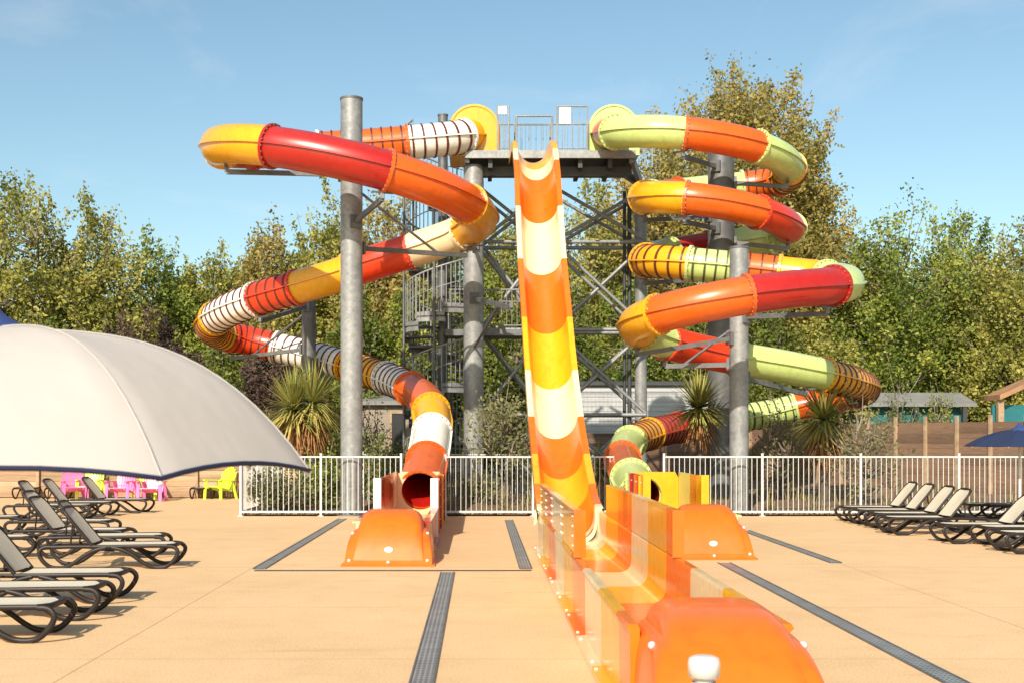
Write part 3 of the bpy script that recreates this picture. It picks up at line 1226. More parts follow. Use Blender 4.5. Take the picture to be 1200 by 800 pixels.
column(555, 24.6, .48, PZ - .25, 'stout steel column under the yellow start tub beside the spiral stair',
       [(at(555, 288, 24.6).z, under(lp, 14.6, LR), 0), (at(555, 351, 24.6).z, chl, -1.15)])
column(519, 26.2, .25, at(519, 135, 26.2).z, 'thin steel mast at the heart of the spiral stair', [], GALVD, 'stair_mast', False)

# ------------------------------------------------------------------ tower
tw = thing('slide_tower', 'galvanised steel tower with a railed top platform between the slides', 'tower', (1.6, 24 * K, 0))
xL, xR = gx(545, 24.3), gx(745, 24.3)
yA, yB = 24.25 * K, 25.75 * K
g = MB()
g.box(((xL + xR) / 2, (yA + yB) / 2, PZ - .02), (xR - xL - .18, yB - yA - .18, .04))
for x in np.linspace(xL + .6, xR - .6, 5):
    g.box((x, (yA + yB) / 2, PZ - .2), (.1, yB - yA - .18, .3))
g.build('platform_deck', DARKM, tw)
g = MB()
g.box(((xL + xR) / 2, yA, PZ - .06), (xR - xL, .1, .18))
g.box(((xL + xR) / 2, yB, PZ - .1), (xR - xL, .1, .26))
g.box((xL + .05, (yA + yB) / 2, PZ - .1), (.1, yB - yA - .11, .26))
g.box((xR - .05, (yA + yB) / 2, PZ - .1), (.1, yB - yA - .11, .26))
g.box(((xL + xR) / 2, yA + .45, PZ - .36), (xR - xL - .1, .1, .22), 1)
g.build('edge_beam', [GALVL, DARKM], tw)
xG = gx(751, 26.9)
legs = [(xG, 26.9 * K, .32), (xL + .3, 26.0 * K, .3)]
for x, y, dd in legs:
    g = MB()
    g.lathe([(dd / 2, 0), (dd / 2, PZ - .25)], (x, y, 0), 20)
    g.lathe([(dd / 2 + .12, 0), (dd / 2 + .12, .03), (dd / 2, .03)], (x, y, 0), 20, sm=False)
    g.build('leg', GALV, tw)
g = MB()
x = xG - .3
g.lathe([(.055, 0), (.055, PZ - .3)], (x, 26.9 * K, 0), 12)
g.lathe([(.045, 0), (.045, PZ - .3)], (x - .13, 26.9 * K, 0), 12)
g.build('water_pipe', DARKM, tw)
cX = gx(555, 24.6)


def brace(p0, p1, r=.045, m=GALVL):
    g = MB()
    g.tube([p0, p1], r, 8)
    g.build('brace', m, tw)


lev = [PZ - .35, at(700, 287, 26.5).z, at(700, 388, 26.5).z, at(700, 486, 26.5).z, .15]
g = MB()
g.beam((xR - .1, yA + .06, PZ - .12), (xG, 26.9 * K, PZ - .12), .1, .24)
g.beam((xR - .1, yB - .1, PZ - .12), (xG, 26.9 * K, PZ - .12), .1, .2)
g.build('edge_beam', GALVL, tw)
for (yy, xl, xr) in ((26.1 * K, xL + .3, xG), (26.95 * K, xL + .3, xG)):
    xm = gx(650, 26.5)
    for i, z in enumerate(lev[1:4]):
        brace((xl, yy, z), (xr, yy, z), .05)
    for i in range(4):
        za, zb = lev[i], lev[i + 1]
        brace((xm, yy + .02, za - .05), (xr, yy + .02, zb + .05))
        brace((xr, yy + .14, za - .05), (xm, yy + .14, zb + .05))
        brace((xl + .1, yy + .02, zb + .05), (xm - .25, yy + .02, za - .05))
        brace((xl + .1, yy + .14, za - .05), (xm - .25, yy + .14, zb + .05))
for z in lev[1:4]:
    brace((cX, 24.6 * K, z), (xL + .3, 26.55 * K, z), .05)


def railing(pts, z, h, name, sp=.13, posts=None, mid=True):
    g = MB()
    for a, c in zip(pts[:-1], pts[1:]):
        a, c = Vector((*a, z)), Vector((*c, z))
        L = (c - a).length
        up = Vector((0, 0, 1))
        g.tube([a + up * h, c + up * h], .022, 8)
        g.tube([a + up * .1, c + up * .1], .016, 6)
        k = max(1, round(L / sp))
        for i in range(k + 1):
            p = a.lerp(c, i / k)
            g.tube([p + up * (0 if i in (0, k) else .1), p + up * h], .022 if i in (0, k) else .009, 6)
    return g.build(name, GALVL, tw)


railing([(xL + .05, yB - .05), (xR - .05, yB - .05)], PZ, 1.1, 'back_railing')
railing([(xL + .05, yA + .9), (xL + .05, yB - .05)], PZ, 1.1, 'side_railing')
railing([(xR - .05, yA + .9), (xR - .05, yB - .05)], PZ, 1.1, 'side_railing')
railing([(gx(604, 24.5), 24.9 * K), (gx(646, 24.5), 24.9 * K)], PZ, .85, 'entry_railing', .17)
# tall gates either side of the chute
railing([(gx(583, 24.3), yA + .06), (gx(596, 24.3), yA + .06)], PZ, 1.1, 'gate', .07)
railing([(gx(653, 24.3), yA + .06), (gx(688, 24.3), yA + .06)], PZ, 1.1, 'gate', .2)
g = MB()
for xx in (605, 647):
    g.tube([(gx(xx, 24.4), 24.4 * K, PZ), (gx(xx, 24.4), 24.4 * K, PZ + .9)], .025, 8)
g.tube([(gx(605, 24.4), 24.4 * K, PZ + .9), (gx(647, 24.4), 24.4 * K, PZ + .9)], .025, 8)
g.build('start_bar', GALVL, tw)
g = MB()
for xx, hh in ((746, 1.1), (754, 1.1)):
    g.tube([(gx(xx, 27), yB - .15, PZ), (gx(xx, 27), yB - .15, PZ + hh + .3)], .025, 8)
g.tube([(gx(746, 27), yB - .15, PZ + 1.4), (gx(754, 27), yB - .15, PZ + 1.4)], .025, 8)
g.build('corner_railing', GALVL, tw)
g = MB()
a = at(656, 144, 24.2)
c = at(669, 125, 24.2)
g.box(((a.x + c.x) / 2, yA + .02, (a.z + c.z) / 2), (c.x - a.x, .012, c.z - a.z))
g.build('notice_board', SIGNM, tw)
g = MB()
a = at(584, 133, 24.2)
c = at(594, 124, 24.2)
g.box(((a.x + c.x) / 2, yA + .02, (a.z + c.z) / 2), (c.x - a.x, .012, c.z - a.z))
g.build('notice_board', SIGNM, tw)
# mid landing with railing
lz = at(560, 385, 25.6).z
g = MB()
g.box(((gx(522, 26) + gx(612, 26)) / 2, 26.2 * K, lz - .08), (gx(612, 26) - gx(522, 26), 1.1, .16))
g.build('landing', GALVD, tw)
railing([(gx(527, 25.8), 25.8 * K), (gx(612, 25.8), 25.8 * K)], lz, 1.0, 'landing_railing')

# spiral stair
c = Vector((gx(519, 26.2), 26.2 * K, 0))
stc = thing('spiral_staircase', 'galvanised spiral staircase winding up the left side of the tower', 'staircase', c)
n = 38
rise = PZ / n
hr, pan, tr_ = MB(), MB(), MB()
pts = []
for k in range(n):
    a0 = R(150 + k * 40)
    a1 = R(150 + k * 40 + 44)
    z = rise * (k + 1)
    rad = 1.0
    q = [(.13, a0), (rad, a0), (rad, (a0 + a1) / 2), (rad, a1), (.13, a1)]
    top = [c + Vector((r * math.cos(a), r * math.sin(a), z)) for r, a in q]
    bot = [p - Vector((0, 0, .045)) for p in top]
    tr_.loft([bot, top], True, True, 0, False)
    for j in range(6):
        a = a0 + R(40) * j / 6
        zz = z + rise * j / 6
        p = c + Vector((rad * math.cos(a), rad * math.sin(a), zz - .08))
        hr.tube([p, p + Vector((0, 0, 1.08))], .024 if j == 0 else .014, 6)
        pts.append(p + Vector((0, 0, 1.08)))
    # stringer plate
    o1 = [c + Vector((rad * math.cos(a), rad * math.sin(a), z - .15)) for a in (a0, (a0 + a1) / 2, a1)]
    o2 = [p + Vector((0, 0, .24)) for p in o1]
    pan.loft([o1, o2], False, False, 0, True)
for k in range(6):
    a = R(20 + k * 60)
    g = MB()
    g.tube([c + Vector((1.04 * math.cos(a), 1.04 * math.sin(a), 0)), c + Vector((1.04 * math.cos(a), 1.04 * math.sin(a), PZ - .2))], .032, 8)
    g.build('post', GALVD, stc)
tr_.build('treads', GALVD, stc)
pan.build('stringer', GALVL, stc)
hr.build('balusters', GALVL, stc)
g = MB()
g.tube(pts, .026, 8)
g.tube([p - Vector((0, 0, .5)) for p in pts], .014, 6)
g.build('handrail', GALVL, stc)

# ------------------------------------------------------------------ buildings beyond
def hut(name, label, x0, x1, y, dep, h, wm, rm, roof=.15, cat='building', over=.2, lines=None):
    t = thing(name, label, cat, ((x0 + x1) / 2, y, 0))
    g = MB()
    g.box(((x0 + x1) / 2, y + dep / 2, h / 2), (x1 - x0, dep, h))
    if lines:
        k = int(h / lines)
        for i in range(k):
            g.box(((x0 + x1) / 2, y - .012, (i + .5) * lines), (x1 - x0 - .01, .022, lines * .72))
    g.build('wall', wm, t)
    g = MB()
    xm = (x0 + x1) / 2
    sec = [(y - over, h + .02), (y + dep / 2, h + .02 + roof), (y + dep + over, h + .02)]
    low = [Vector((x0 - over, a, z)) for a, z in sec] + [Vector((x0 - over, a, z + .12)) for a, z in reversed(sec)]
    g.loft([low, [p + Vector((x1 - x0 + 2 * over, 0, 0)) for p in low]], True, True, 0, False)
    g.build('roof', rm, t)
    return t


hy = 33.5 * K
shed = hut('garden_shed', 'shed clad in white horizontal metal siding behind the tower', gx(677, 33.5), gx(872, 33.5), hy, 3, at(700, 452, 33.5).z, SIDING, DARKM, .1, 'shed', .15, .16)
hy = 31.5 * K
hut_l = hut('service_building', 'low beige building half hidden behind the left slide mouth', gx(424, 31.5), gx(512, 31.5), hy, 3.5, at(0, 475, 31.5).z, BEIGE, ROOFG, .3)
for (xa, xb, yt_, yb_, nm) in ((459, 472, 484, 535, 'door'), (484, 498, 488, 502, 'window')):
    g = MB()
    a, c2 = at(xa, yb_, 31.4), at(xb, yt_, 31.4)
    g.box(((a.x + c2.x) / 2, hy - .01, (max(a.z, .02) + c2.z) / 2), (c2.x - a.x, .05, c2.z - max(a.z, .02)), 0)
    fr = g.build(nm, DARKW, hut_l)
    g = MB()
    w_, zz0, zz1 = c2.x - a.x, max(a.z, .02), c2.z
    for (xx, zz, sx, sz) in ((a.x - .03, (zz0 + zz1) / 2, .06, zz1 - zz0 + .12), (c2.x + .03, (zz0 + zz1) / 2, .06, zz1 - zz0 + .12), ((a.x + c2.x) / 2, zz1 + .03, w_ - .002, .06)):
        g.box((xx, hy - .02, zz), (sx, .08, sz))
    g.build('frame', POSTW, fr)

hy = 35.8 * K
mh = hut('mobile_home', 'low grey roofed cabin with teal walls among the right trees', gx(1000, 35.8), gx(1126, 35.8), hy, 2.2, at(0, 477, 35.8).z, TEAL, ROOFG, .42, 'cabin', .4)
for xa, xb in ((1040, 1056), (1086, 1112)):
    g = MB()
    g.box(((gx(xa, 35.8) + gx(xb, 35.8)) / 2, hy - .01, 1.7), (gx(xb, 35.8) - gx(xa, 35.8), .06, 1.5))
    g.build('window', GLASSM, mh)
for px_ in (1002, 1070, 1126):
    g = MB()
    g.box((gx(px_, 35.8), hy - .3, 1.35), (.14, .14, 2.7))
    g.build('post', DARKM, mh)

# open pavilion with brown roof on the far right
hy = 32.5 * K
pv = thing('wooden_pavilion', 'brown timber pavilion with a teal panel at the right edge', 'pavilion', (gx(1190, 32.5), hy, 0))
x0, x1 = gx(1172, 32.5), gx(1300, 32.5)
z0, z1 = at(0, 468, 32.5).z, at(0, 442, 32.5).z
g = MB()
xr_ = gx(1230, 32.5)
sec = [Vector((x0, hy, z0)), Vector((xr_, hy, z1)), Vector((x1, hy, z0)), Vector((x1, hy, z0 + .16)), Vector((xr_, hy, z1 + .16)), Vector((x0, hy, z0 + .16))]
g.loft([sec, [p + Vector((0, 1.2, 0)) for p in sec]], True, True, 0, False)
g.build('roof', ROOFW, pv)
for px_ in (1176, 1230, 1290):
    g = MB()
    g.box((gx(px_, 32.5), hy + .25, z0 / 2), (.18, .18, z0 + (.0 if px_ != 1230 else .6)))
    g.build('post', POSTW, pv)
g = MB()
g.box(((gx(1168, 32.5) + x1) / 2 - .1, hy + .6, (z0 - .15) / 2), (x1 - gx(1168, 32.5) - .4, .08, z0 - .15))
g.build('teal_panel', TEAL, pv)

# ------------------------------------------------------------------ foliage
def leaves_object(name, C, D, size, tint, m, parent=None, aspect=.55, rng=None, droop=.3):
    """C centres, D preferred axis, diamond leaves"""
    n = len(C)
    ax = D + rng.normal(0, .75, (n, 3))
    ax[:, 2] -= droop
    ax /= np.linalg.norm(ax, axis=1)[:, None] + 1e-9
    rv = rng.normal(0, 1, (n, 3))
    rv[:, 2] *= .6
    sd = np.cross(ax, rv)
    sd /= np.linalg.norm(sd, axis=1)[:, None] + 1e-9
    nm = np.cross(sd, ax)
    s = (size * rng.uniform(.65, 1.3, n))[:, None]
    V = np.empty((n, 4, 3))
    V[:, 0] = C - ax * s * .5
    V[:, 1] = C + sd * s * aspect * .5 + nm * s * .1
    V[:, 2] = C + ax * s * .5
    V[:, 3] = C - sd * s * aspect * .5 + nm * s * .1
    return raw_quads(name, V.reshape(-1, 3), np.repeat(tint, 4), m, parent)


def raw_quads(name, V, tint, m, parent):
    off = OFF.get(parent.name, Vector()) if parent else Vector()
    V = V - np.array(off)
    nv = len(V)
    nf = nv // 4
    me = bpy.data.meshes.new(name)
    me.vertices.add(nv)
    me.vertices.foreach_set('co', V.astype(np.float32).ravel())
    me.loops.add(nv)
    me.loops.foreach_set('vertex_index', np.arange(nv, dtype=np.int32))
    me.polygons.add(nf)
    me.polygons.foreach_set('loop_start', np.arange(0, nv, 4, dtype=np.int32))
    me.polygons.foreach_set('loop_total', np.full(nf, 4, dtype=np.int32))
    a = me.attributes.new('tint', 'FLOAT', 'POINT')
    a.data.foreach_set('value', np.clip(tint, 0, 1).astype(np.float32))
    me.materials.append(m)
    me.update(calc_edges=True)
    o = bpy.data.objects.new(name, me)
    col.objects.link(o)
    if parent:
        o.parent = parent
        OFF[o.name] = off
    return o


def tree(name, label, cat, x, y, h, rx, pal, seed, zb=.6, nl=14000, leaf=.2, group=None, trunk_r=.16, spiky=.5, ncl=110, ry=None, bare=.25, shape=.62):
    rng = np.random.RandomState(seed)
    ry = ry or rx
    t = thing(name, label, cat, (x, y, 0), 0, group)
    base = np.array([x, y, 0.])
    # trunk
    th = h * .72
    tp = []
    wob = rng.normal(0, .05 * rx, (7, 2))
    for i in range(7):
        f = i / 6
        tp.append(base + np.array([wob[i, 0] * f * 2, wob[i, 1] * f * 2, th * f]))
    b = MB()
    b.tube([Vector(p) for p in tp], [trunk_r * (1 - .75 * i / 6) for i in range(7)], 8)
    # crown clumps: ragged envelope
    nlobe = 9
    la = rng.rand(nlobe) * 6.28
    lz = rng.uniform(-.5, .9, nlobe)
    lr = rng.uniform(.75, 1.15, nlobe)
    C = []
    while len(C) < ncl:
        d = rng.normal(0, 1, 3)
        d /= np.linalg.norm(d)
        k = 1.
        for i in range(nlobe):
            ld = np.array([math.cos(la[i]) * math.sqrt(1 - lz[i] ** 2), math.sin(la[i]) * math.sqrt(1 - lz[i] ** 2), lz[i]])
            q = max(0, d @ ld)
            k = k + (lr[i] - 1) * q ** 6 * 1.6
        rr = rng.rand() ** .38 * k
        zc = zb + (h - zb) * (.5 + .5 * 0)
        hh = (h - zb) / 2
        p = np.array([d[0] * rx * rr, d[1] * ry * rr, d[2] * hh * rr])
        # wider low, narrower top
        f = (p[2] / hh + 1) / 2
        w = (1.12 - .5 * max(0, f - shape) / (1 - shape)) if f > shape else (.9 + .22 * f / shape)
        p[0] *= w
        p[1] *= w
        pp = base + np.array([0, 0, zc]) + p
        if pp[2] < .25:
            continue
        C.append(pp)
    C = np.array(C)
    # limbs
    nlimb = 9
    limbs = []
    top = np.argsort(rng.rand(ncl))[:nlimb]
    skel = [(np.array(p), trunk_r * (1 - .75 * i / 6)) for i, p in enumerate(tp)]
    for li in top:
        e = C[li]
        zf = max(.12, min(.8, (e[2] - np.hypot(*(e[:2] - base[:2])) * .9) / th))
        i0 = zf * 6
        i = int(min(5, i0))
        s = tp[i] + (tp[i + 1] - tp[i]) * (i0 - i)
        mid = s * .5 + e * .5 + np.array([0, 0, -.08 * np.linalg.norm(e - s)]) + rng.normal(0, .12, 3)
        r0 = trunk_r * .5
        pts = [s * (1 - q) ** 2 + 2 * mid * q * (1 - q) + e * q * q for q in np.linspace(0, 1, 7)]
        b.tube([Vector(p) for p in pts], [r0 * (1 - .8 * q) for q in np.linspace(0, 1, 7)], 6)
        for q, p in zip(np.linspace(0, 1, 7)[1:], pts[1:]):
            skel.append((p, r0 * (1 - .8 * q)))
    SK = np.array([s[0] for s in skel])
    b.build('trunk', BARKM, t)
    # twigs + leaves
    tw_ = MB()
    nb = nl // ncl
    LC, LD, LT = [], [], []
    ctr = base + np.array([0, 0, zb + (h - zb) * .4])
    for ci, c_ in enumerate(C):
        dist = np.linalg.norm(SK - c_, axis=1) + np.maximum(0, SK[:, 2] - c_[2] + .2) * 2
        s = SK[np.argmin(dist)]
        out = c_ - ctr
        out /= np.linalg.norm(out) + 1e-9
        dirv = out * .7 + np.array([0, 0, .35 + spiky * max(0, (c_[2] - ctr[2]) / h) * 2]) + rng.normal(0, .25, 3)
        dirv /= np.linalg.norm(dirv)
        ln = rng.uniform(.55, 1.0) * (.6 + rx * .16)
        topness = max(0, (c_[2] - ctr[2]) / (h * .5))
        if topness > .55 and rng.rand() < spiky:
            ln *= rng.uniform(1.4, 2.3)
        tip = c_ + dirv * ln
        m1 = (s + c_) / 2 + np.array([0, 0, -.05])
        tw_.tube([Vector(s), Vector(m1), Vector(c_), Vector(tip)], [.03, .022, .014, .004], 4, caps=False, sm=False)
        k = int(nb * rng.uniform(.55, 1.45))
        if topness > .75 and rng.rand() < bare:
            k = int(k * .3)
        u = rng.beta(1.6, 1.5, k)
        wd = (.15 + .075 * rx) * rng.uniform(.75, 1.25)
        if ln > 1.6:
            wd *= .6
        cen = c_[None] - dirv * ln * .35 + dirv[None] * (u * ln * 1.35)[:, None] + rng.normal(0, 1, (k, 3)) * (wd * (1.05 - .75 * u))[:, None]
        LC.append(cen)
        LD.append(np.repeat((dirv * .5)[None], k, 0))
        base_t = np.clip(rng.normal(.48, .3), .0, 1.)
        LT.append(np.clip(base_t + rng.normal(0, .17, k), 0, 1))
    tw_.build('twigs', TWIGM, t)
    leaves_object('crown', np.concatenate(LC), np.concatenate(LD), leaf, np.concatenate(LT), LEAF[pal], t, .6, rng)
    return t


def tp_(px, topy, d, hw):
    return gx(px, d), d * K, CAMH + (HY - topy) * d / 1200, hw * d / 1200


TREES = [
    # px, top, depth, half width, palette, spiky, label
    (-60, 225, 36, 90, 'olive', .6, 'olive-yellow tree at the far left edge of the frame'),
    (35, 215, 37, 80, 'olive', .6, 'tall olive tree with bare upright shoots above the white parasol'),
    (115, 250, 38, 72, 'olive', .5, 'ragged olive-green tree second in the row at left'),
    (185, 285, 40, 66, 'fresh', .4, 'lower green tree under the dip of the left skyline'),
    (250, 285, 41, 62, 'olive', .45, 'olive tree just behind the left end of the yellow tube'),
    (318, 245, 38, 60, 'autumn', .7, 'brownish tree with thin shoots under the left yellow tube'),
    (385, 225, 37, 66, 'olive', .5, 'yellow-green tree behind the tall bare column'),
    (455, 235, 36, 62, 'autumn', .6, 'tinged tree behind the left slide between column and stair'),
    (525, 255, 40, 58, 'fresh', .5, 'green tree directly behind the spiral stair'),
    (590, 262, 41, 52, 'olive', .5, 'small-crowned tree seen left of the chute'),
    (640, 245, 43, 52, 'dark', .5, 'dark tree hidden behind the middle of the chute'),
    (700, 215, 41, 70, 'olive', .6, 'olive tree seen through the tower cross bracing'),
    (770, 175, 43, 70, 'autumn', .5, 'tinged tree left of the tallest tree behind the green coils'),
    (990, 265, 44, 74, 'olive', .3, 'olive tree right below the big tree at the red bend'),
    (1062, 250, 40, 92, 'fresh', .2, 'broad bright green tree right of the green slide'),
    (1135, 232, 43, 88, 'fresh', .55, 'tall green tree with a thin bare top spray at right'),
    (1200, 255, 39, 84, 'olive', .25, 'yellowish tree over the timber pavilion'),
    (1270, 225, 42, 80, 'dark', .5, 'dark tree beyond the right edge of the frame'),
]
for i, (px, ty, d, hw, pal, spk, lab) in enumerate(TREES):
    x, y, h, rx = tp_(px, ty + 8, d, hw)
    tree('broadleaf_tree', lab, 'tree', x, y, h * .985, rx, pal, 100 + i, zb=.4, nl=30000, leaf=.15, group='trees behind the slides', spiky=spk, ncl=230, bare=.45)
x, y, h, rx = tp_(876, 100, 41, 142)
tree('broadleaf_tree', 'tallest tree with an airy autumn-tinged crown behind the green coils', 'tree', x, y, h, rx, 'autumn', 205, zb=2.2, nl=95000, leaf=.165,
     group='trees behind the slides', trunk_r=.3, spiky=.3, ncl=520, bare=.15, shape=.72)

BUSHES = [
    (60, 395, 33, 80, 'dark', 'dark bush low behind the white parasol'),
    (170, 375, 33, 62, 'plum', 'purple-leaved bush behind the parasol top'),
    (255, 400, 34, 55, 'dark', 'dark green bush below the white ribbed tube'),
    (330, 395, 33.5, 50, 'plum', 'small purple bush behind the short thin column'),
    (425, 330, 33, 46, 'dark', 'deep green bush behind the tall column'),
    (480, 330, 33.5, 40, 'fresh', 'bright green climber-like bush beside the stair'),
    (545, 380, 34, 42, 'dark', 'dark bush behind the stout column'),
    (605, 370, 34, 44, 'dark', 'dark bush left behind the chute'),
    (665, 350, 36.5, 44, 'dark', 'dark bush right behind the chute, above the shed'),
    (740, 350, 36.5, 52, 'fresh', 'green bush above the white sided shed'),
    (815, 340, 36.5, 55, 'dark', 'dark bush behind the thick grey column'),
    (900, 350, 37, 60, 'dark', 'dark bush behind the green straight tube'),
    (965, 375, 36, 46, 'olive', 'olive bush above the striped yellow tube end'),
    (1030, 400, 43.5, 44, 'dark', 'dark bush behind the cabin roof'),
    (1110, 392, 40.5, 42, 'fresh', 'green bush behind the grey roofed cabin'),
    (1165, 400, 38.5, 40, 'olive', 'olive bush beside the pavilion roof'),
]
for i, (px, ty, d, hw, pal, lab) in enumerate(BUSHES):
    x, y, h, rx = tp_(px, ty, d, hw)
    tree('bush', lab, 'bush', x, y, h, rx, pal, 300 + i, zb=.1, nl=11000, leaf=.145, group='bushes below the trees', trunk_r=.07, spiky=.3, ncl=95)

# far wood that closes the view behind the nearer trees
rng = np.random.RandomState(77)
n = 52000
fx = rng.uniform(-42, 62, n)
hh = 8.8 + 1.2 * np.sin(fx * .31) + .9 * np.sin(fx * .83 + 1)
fz = rng.rand(n) ** .9 * hh
fy = 66 + rng.normal(0, 1.5, n) + (fz / 8) * 1.2
Cc = np.stack([fx, fy, fz], 1)
cl = np.sin(fx * 1.7) * np.sin(fz * 1.9 + fx * .4)
o = leaves_object('distant_woods', Cc, np.tile([0, -.3, .2], (n, 1)), .42, .4 + .25 * cl + rng.normal(0, .12, n), LEAF['dark'], None, .7, rng)
kind(o, 'stuff')
tag(o, 'dense dark woods closing the view behind the trees', 'woods')

# strap-leaved plants with shaggy trunks
def strap(V, T, p0, d, ln, w, rng, curl, tint, seg=4):
    side = np.cross(d, [0, 0, 1.])
    if np.linalg.norm(side) < .1:
        side = np.array([1., 0, 0])
    side /= np.linalg.norm(side)
    p = p0.copy()
    dd = d.copy()
    prev = None
    for i in range(seg + 1):
        f = i / seg
        ww = w * (1 - f) ** .6 * (.6 + .8 * min(1, f * 3) * .5) + .002
        a, c = p - side * ww / 2, p + side * ww / 2
        if prev is not None:
            V += [prev[0], prev[1], c, a]
            T += [tint] * 4
        prev = (a, c)
        dd = dd + np.array([0, 0, -curl / seg])
        dd /= np.linalg.norm(dd)
        p = p + dd * ln / seg


def cordyline(px, d, zc, r, label, seed, skirt=.9, nlv=420, heads=1):
    rng = np.random.RandomState(seed)
    x, y = gx(px, d), d * K
    t = thing('cabbage_palm', label, 'palm', (x, y, 0), 0, 'strap-leaved palms behind the white fence')
    b = MB()
    b.tube([(x, y, 0), (x + .03, y, zc * .5), (x, y, zc)], [.12, .1, .09], 10)
    b.build('trunk', BARKM, t)
    V, T, V2, T2 = [], [], [], []
    hs = [np.array([x, y, zc])] if heads == 1 else [np.array([x - r * .2, y, zc - .05]), np.array([x + r * .2, y + .1, zc + .1])]
    for hpt in hs:
        for k in range(nlv // len(hs)):
            a = rng.rand() * 6.283
            el = math.asin(rng.uniform(-.55, 1.))
            dv = np.array([math.cos(a) * math.cos(el), math.sin(a) * math.cos(el), math.sin(el)])
            ln = r * rng.uniform(.75, 1.2)
            strap(V, T, hpt + dv * .04, dv, ln, .052, rng, rng.uniform(.1, .8) if el < .6 else rng.uniform(0, .3), np.clip(.5 + rng.normal(0, .22) + (.22 if el < 0 else 0), 0, 1))
        for k in range(int(260 * skirt)):
            a = rng.rand() * 6.283
            el = rng.uniform(-1.35, -.55)
            dv = np.array([math.cos(a) * math.cos(el), math.sin(a) * math.cos(el), math.sin(el)])
            strap(V2, T2, hpt - np.array([0, 0, rng.uniform(0, .35)]), dv, r * rng.uniform(.8, 1.25), .04, rng, rng.uniform(.3, .9), 0.5)
    raw_quads('crown', np.array(V), np.array(T), LEAF['strap'], t)
    if skirt:
        raw_quads('dead_skirt', np.array(V2), np.array(T2), DEADM, t)


cordyline(355, 22.6, at(355, 478, 22.6).z, .95, 'big shaggy strap-leaved palm left of the tall column', 11, 1.0, 760, 2)
cordyline(819, 23.4, at(819, 478, 23.4).z, .82, 'upright spiky palm between the right slide mouth and the thick column', 12, .45, 420)
cordyline(966, 23.2, at(966, 492, 23.2).z, .92, 'shaggy palm with brown dead skirt under the striped yellow tube', 13, 1.0, 480)
cordyline(440, 24.4, .55, .8, 'low green strap plant beside the tall column foot', 14, .0, 260)
cordyline(702, 27, .75, .7, 'small strap plant just right of the chute foot', 15, .2, 200)

SHR = [
    (592, 470, 22.0, 42, 'sage', 'grey-green olive shrub beside the stout column', 'olive_shrub', .9),
    (1012, 480, 22.4, 34, 'sage', 'wispy grey-green shrub right of the brown-skirted palm', 'olive_shrub', .3),
    (915, 488, 24.2, 26, 'sage', 'thin sage shrub left of the brown-skirted palm', 'olive_shrub', .3),
    (327, 568, 21.4, 20, 'sage', 'tufty bush just behind the fence corner', 'shrub', .05),
    (378, 545, 22, 22, 'fresh', 'green shrub between palm and tall column behind the fence', 'shrub', .05),
    (445, 522, 23.2, 26, 'dark', 'dark shrub left of the red slide mouth', 'shrub', .05),
    (640, 530, 26, 20, 'dark', 'dark shrub behind the second fence', 'shrub', .05),
    (560, 575, 22.5, 18, 'sage', 'little bush at the foot of the stout column', 'shrub', .02),
    (395, 474, 29.5, 26, 'fresh', 'green shrub between the shaggy left palm and the beige building', 'shrub', .05),
    (315, 480, 30, 20, 'olive', 'olive shrub half behind the shaggy left palm', 'shrub', .05),
    (1050, 466, 35, 22, 'dark', 'dark shrub in front of the grey roofed cabin', 'shrub', .05),
    (1098, 470, 35, 18, 'fresh', 'green shrub by the right end of the grey roofed cabin', 'shrub', .05),
    (430, 478, 29.5, 24, 'sage', 'pale grey-green bush against the beige wall', 'shrub', .05),
]
for i, (px, ty, d, hw, pal, lab, nm, zb) in enumerate(SHR):
    x, y, h, rx = tp_(px, ty, d, hw)
    tree(nm, lab, 'shrub', x, y, h, rx, pal, 400 + i, zb=zb, nl=(900 if pal == 'sage' and d > 22.1 else 2000), leaf=.085, group='shrubs in the planting bed', trunk_r=.035, spiky=.3, ncl=46)

# dry grass tufts in the bed
rng = np.random.RandomState(9)
V, T = [], []
for k in range(150):
    x = rng.uniform(FXL + .4, 13)
    y = FY + .5 + rng.rand() ** 1.3 * 8
    for q in range(26):
        a = rng.rand() * 6.283
        el = rng.uniform(.7, 1.5)
        dv = np.array([math.cos(a) * math.cos(el), math.sin(a) * math.cos(el), math.sin(el)])
        strap(V, T, np.array([x + rng.normal(0, .07), y + rng.normal(0, .07), .06]), dv, rng.uniform(.2, .6), .012, rng, rng.uniform(.2, .9), rng.rand(), 3)
o = raw_quads('grass', np.array(V), np.array(T), LEAF['straw'], None)
kind(o, 'stuff')
tag(o, 'dry grass tufts scattered over the bare planting bed', 'grass')

# ------------------------------------------------------------------ sun loungers
def rail_path(pts, n=6):
    P = [Vector(p) for p in pts]
    out = []
    for i in range(len(P) - 1):
        for k in range(n):
            out.append(cr(P, i + k / n))
    out.append(P[-1])
    return out


LS_ = .84


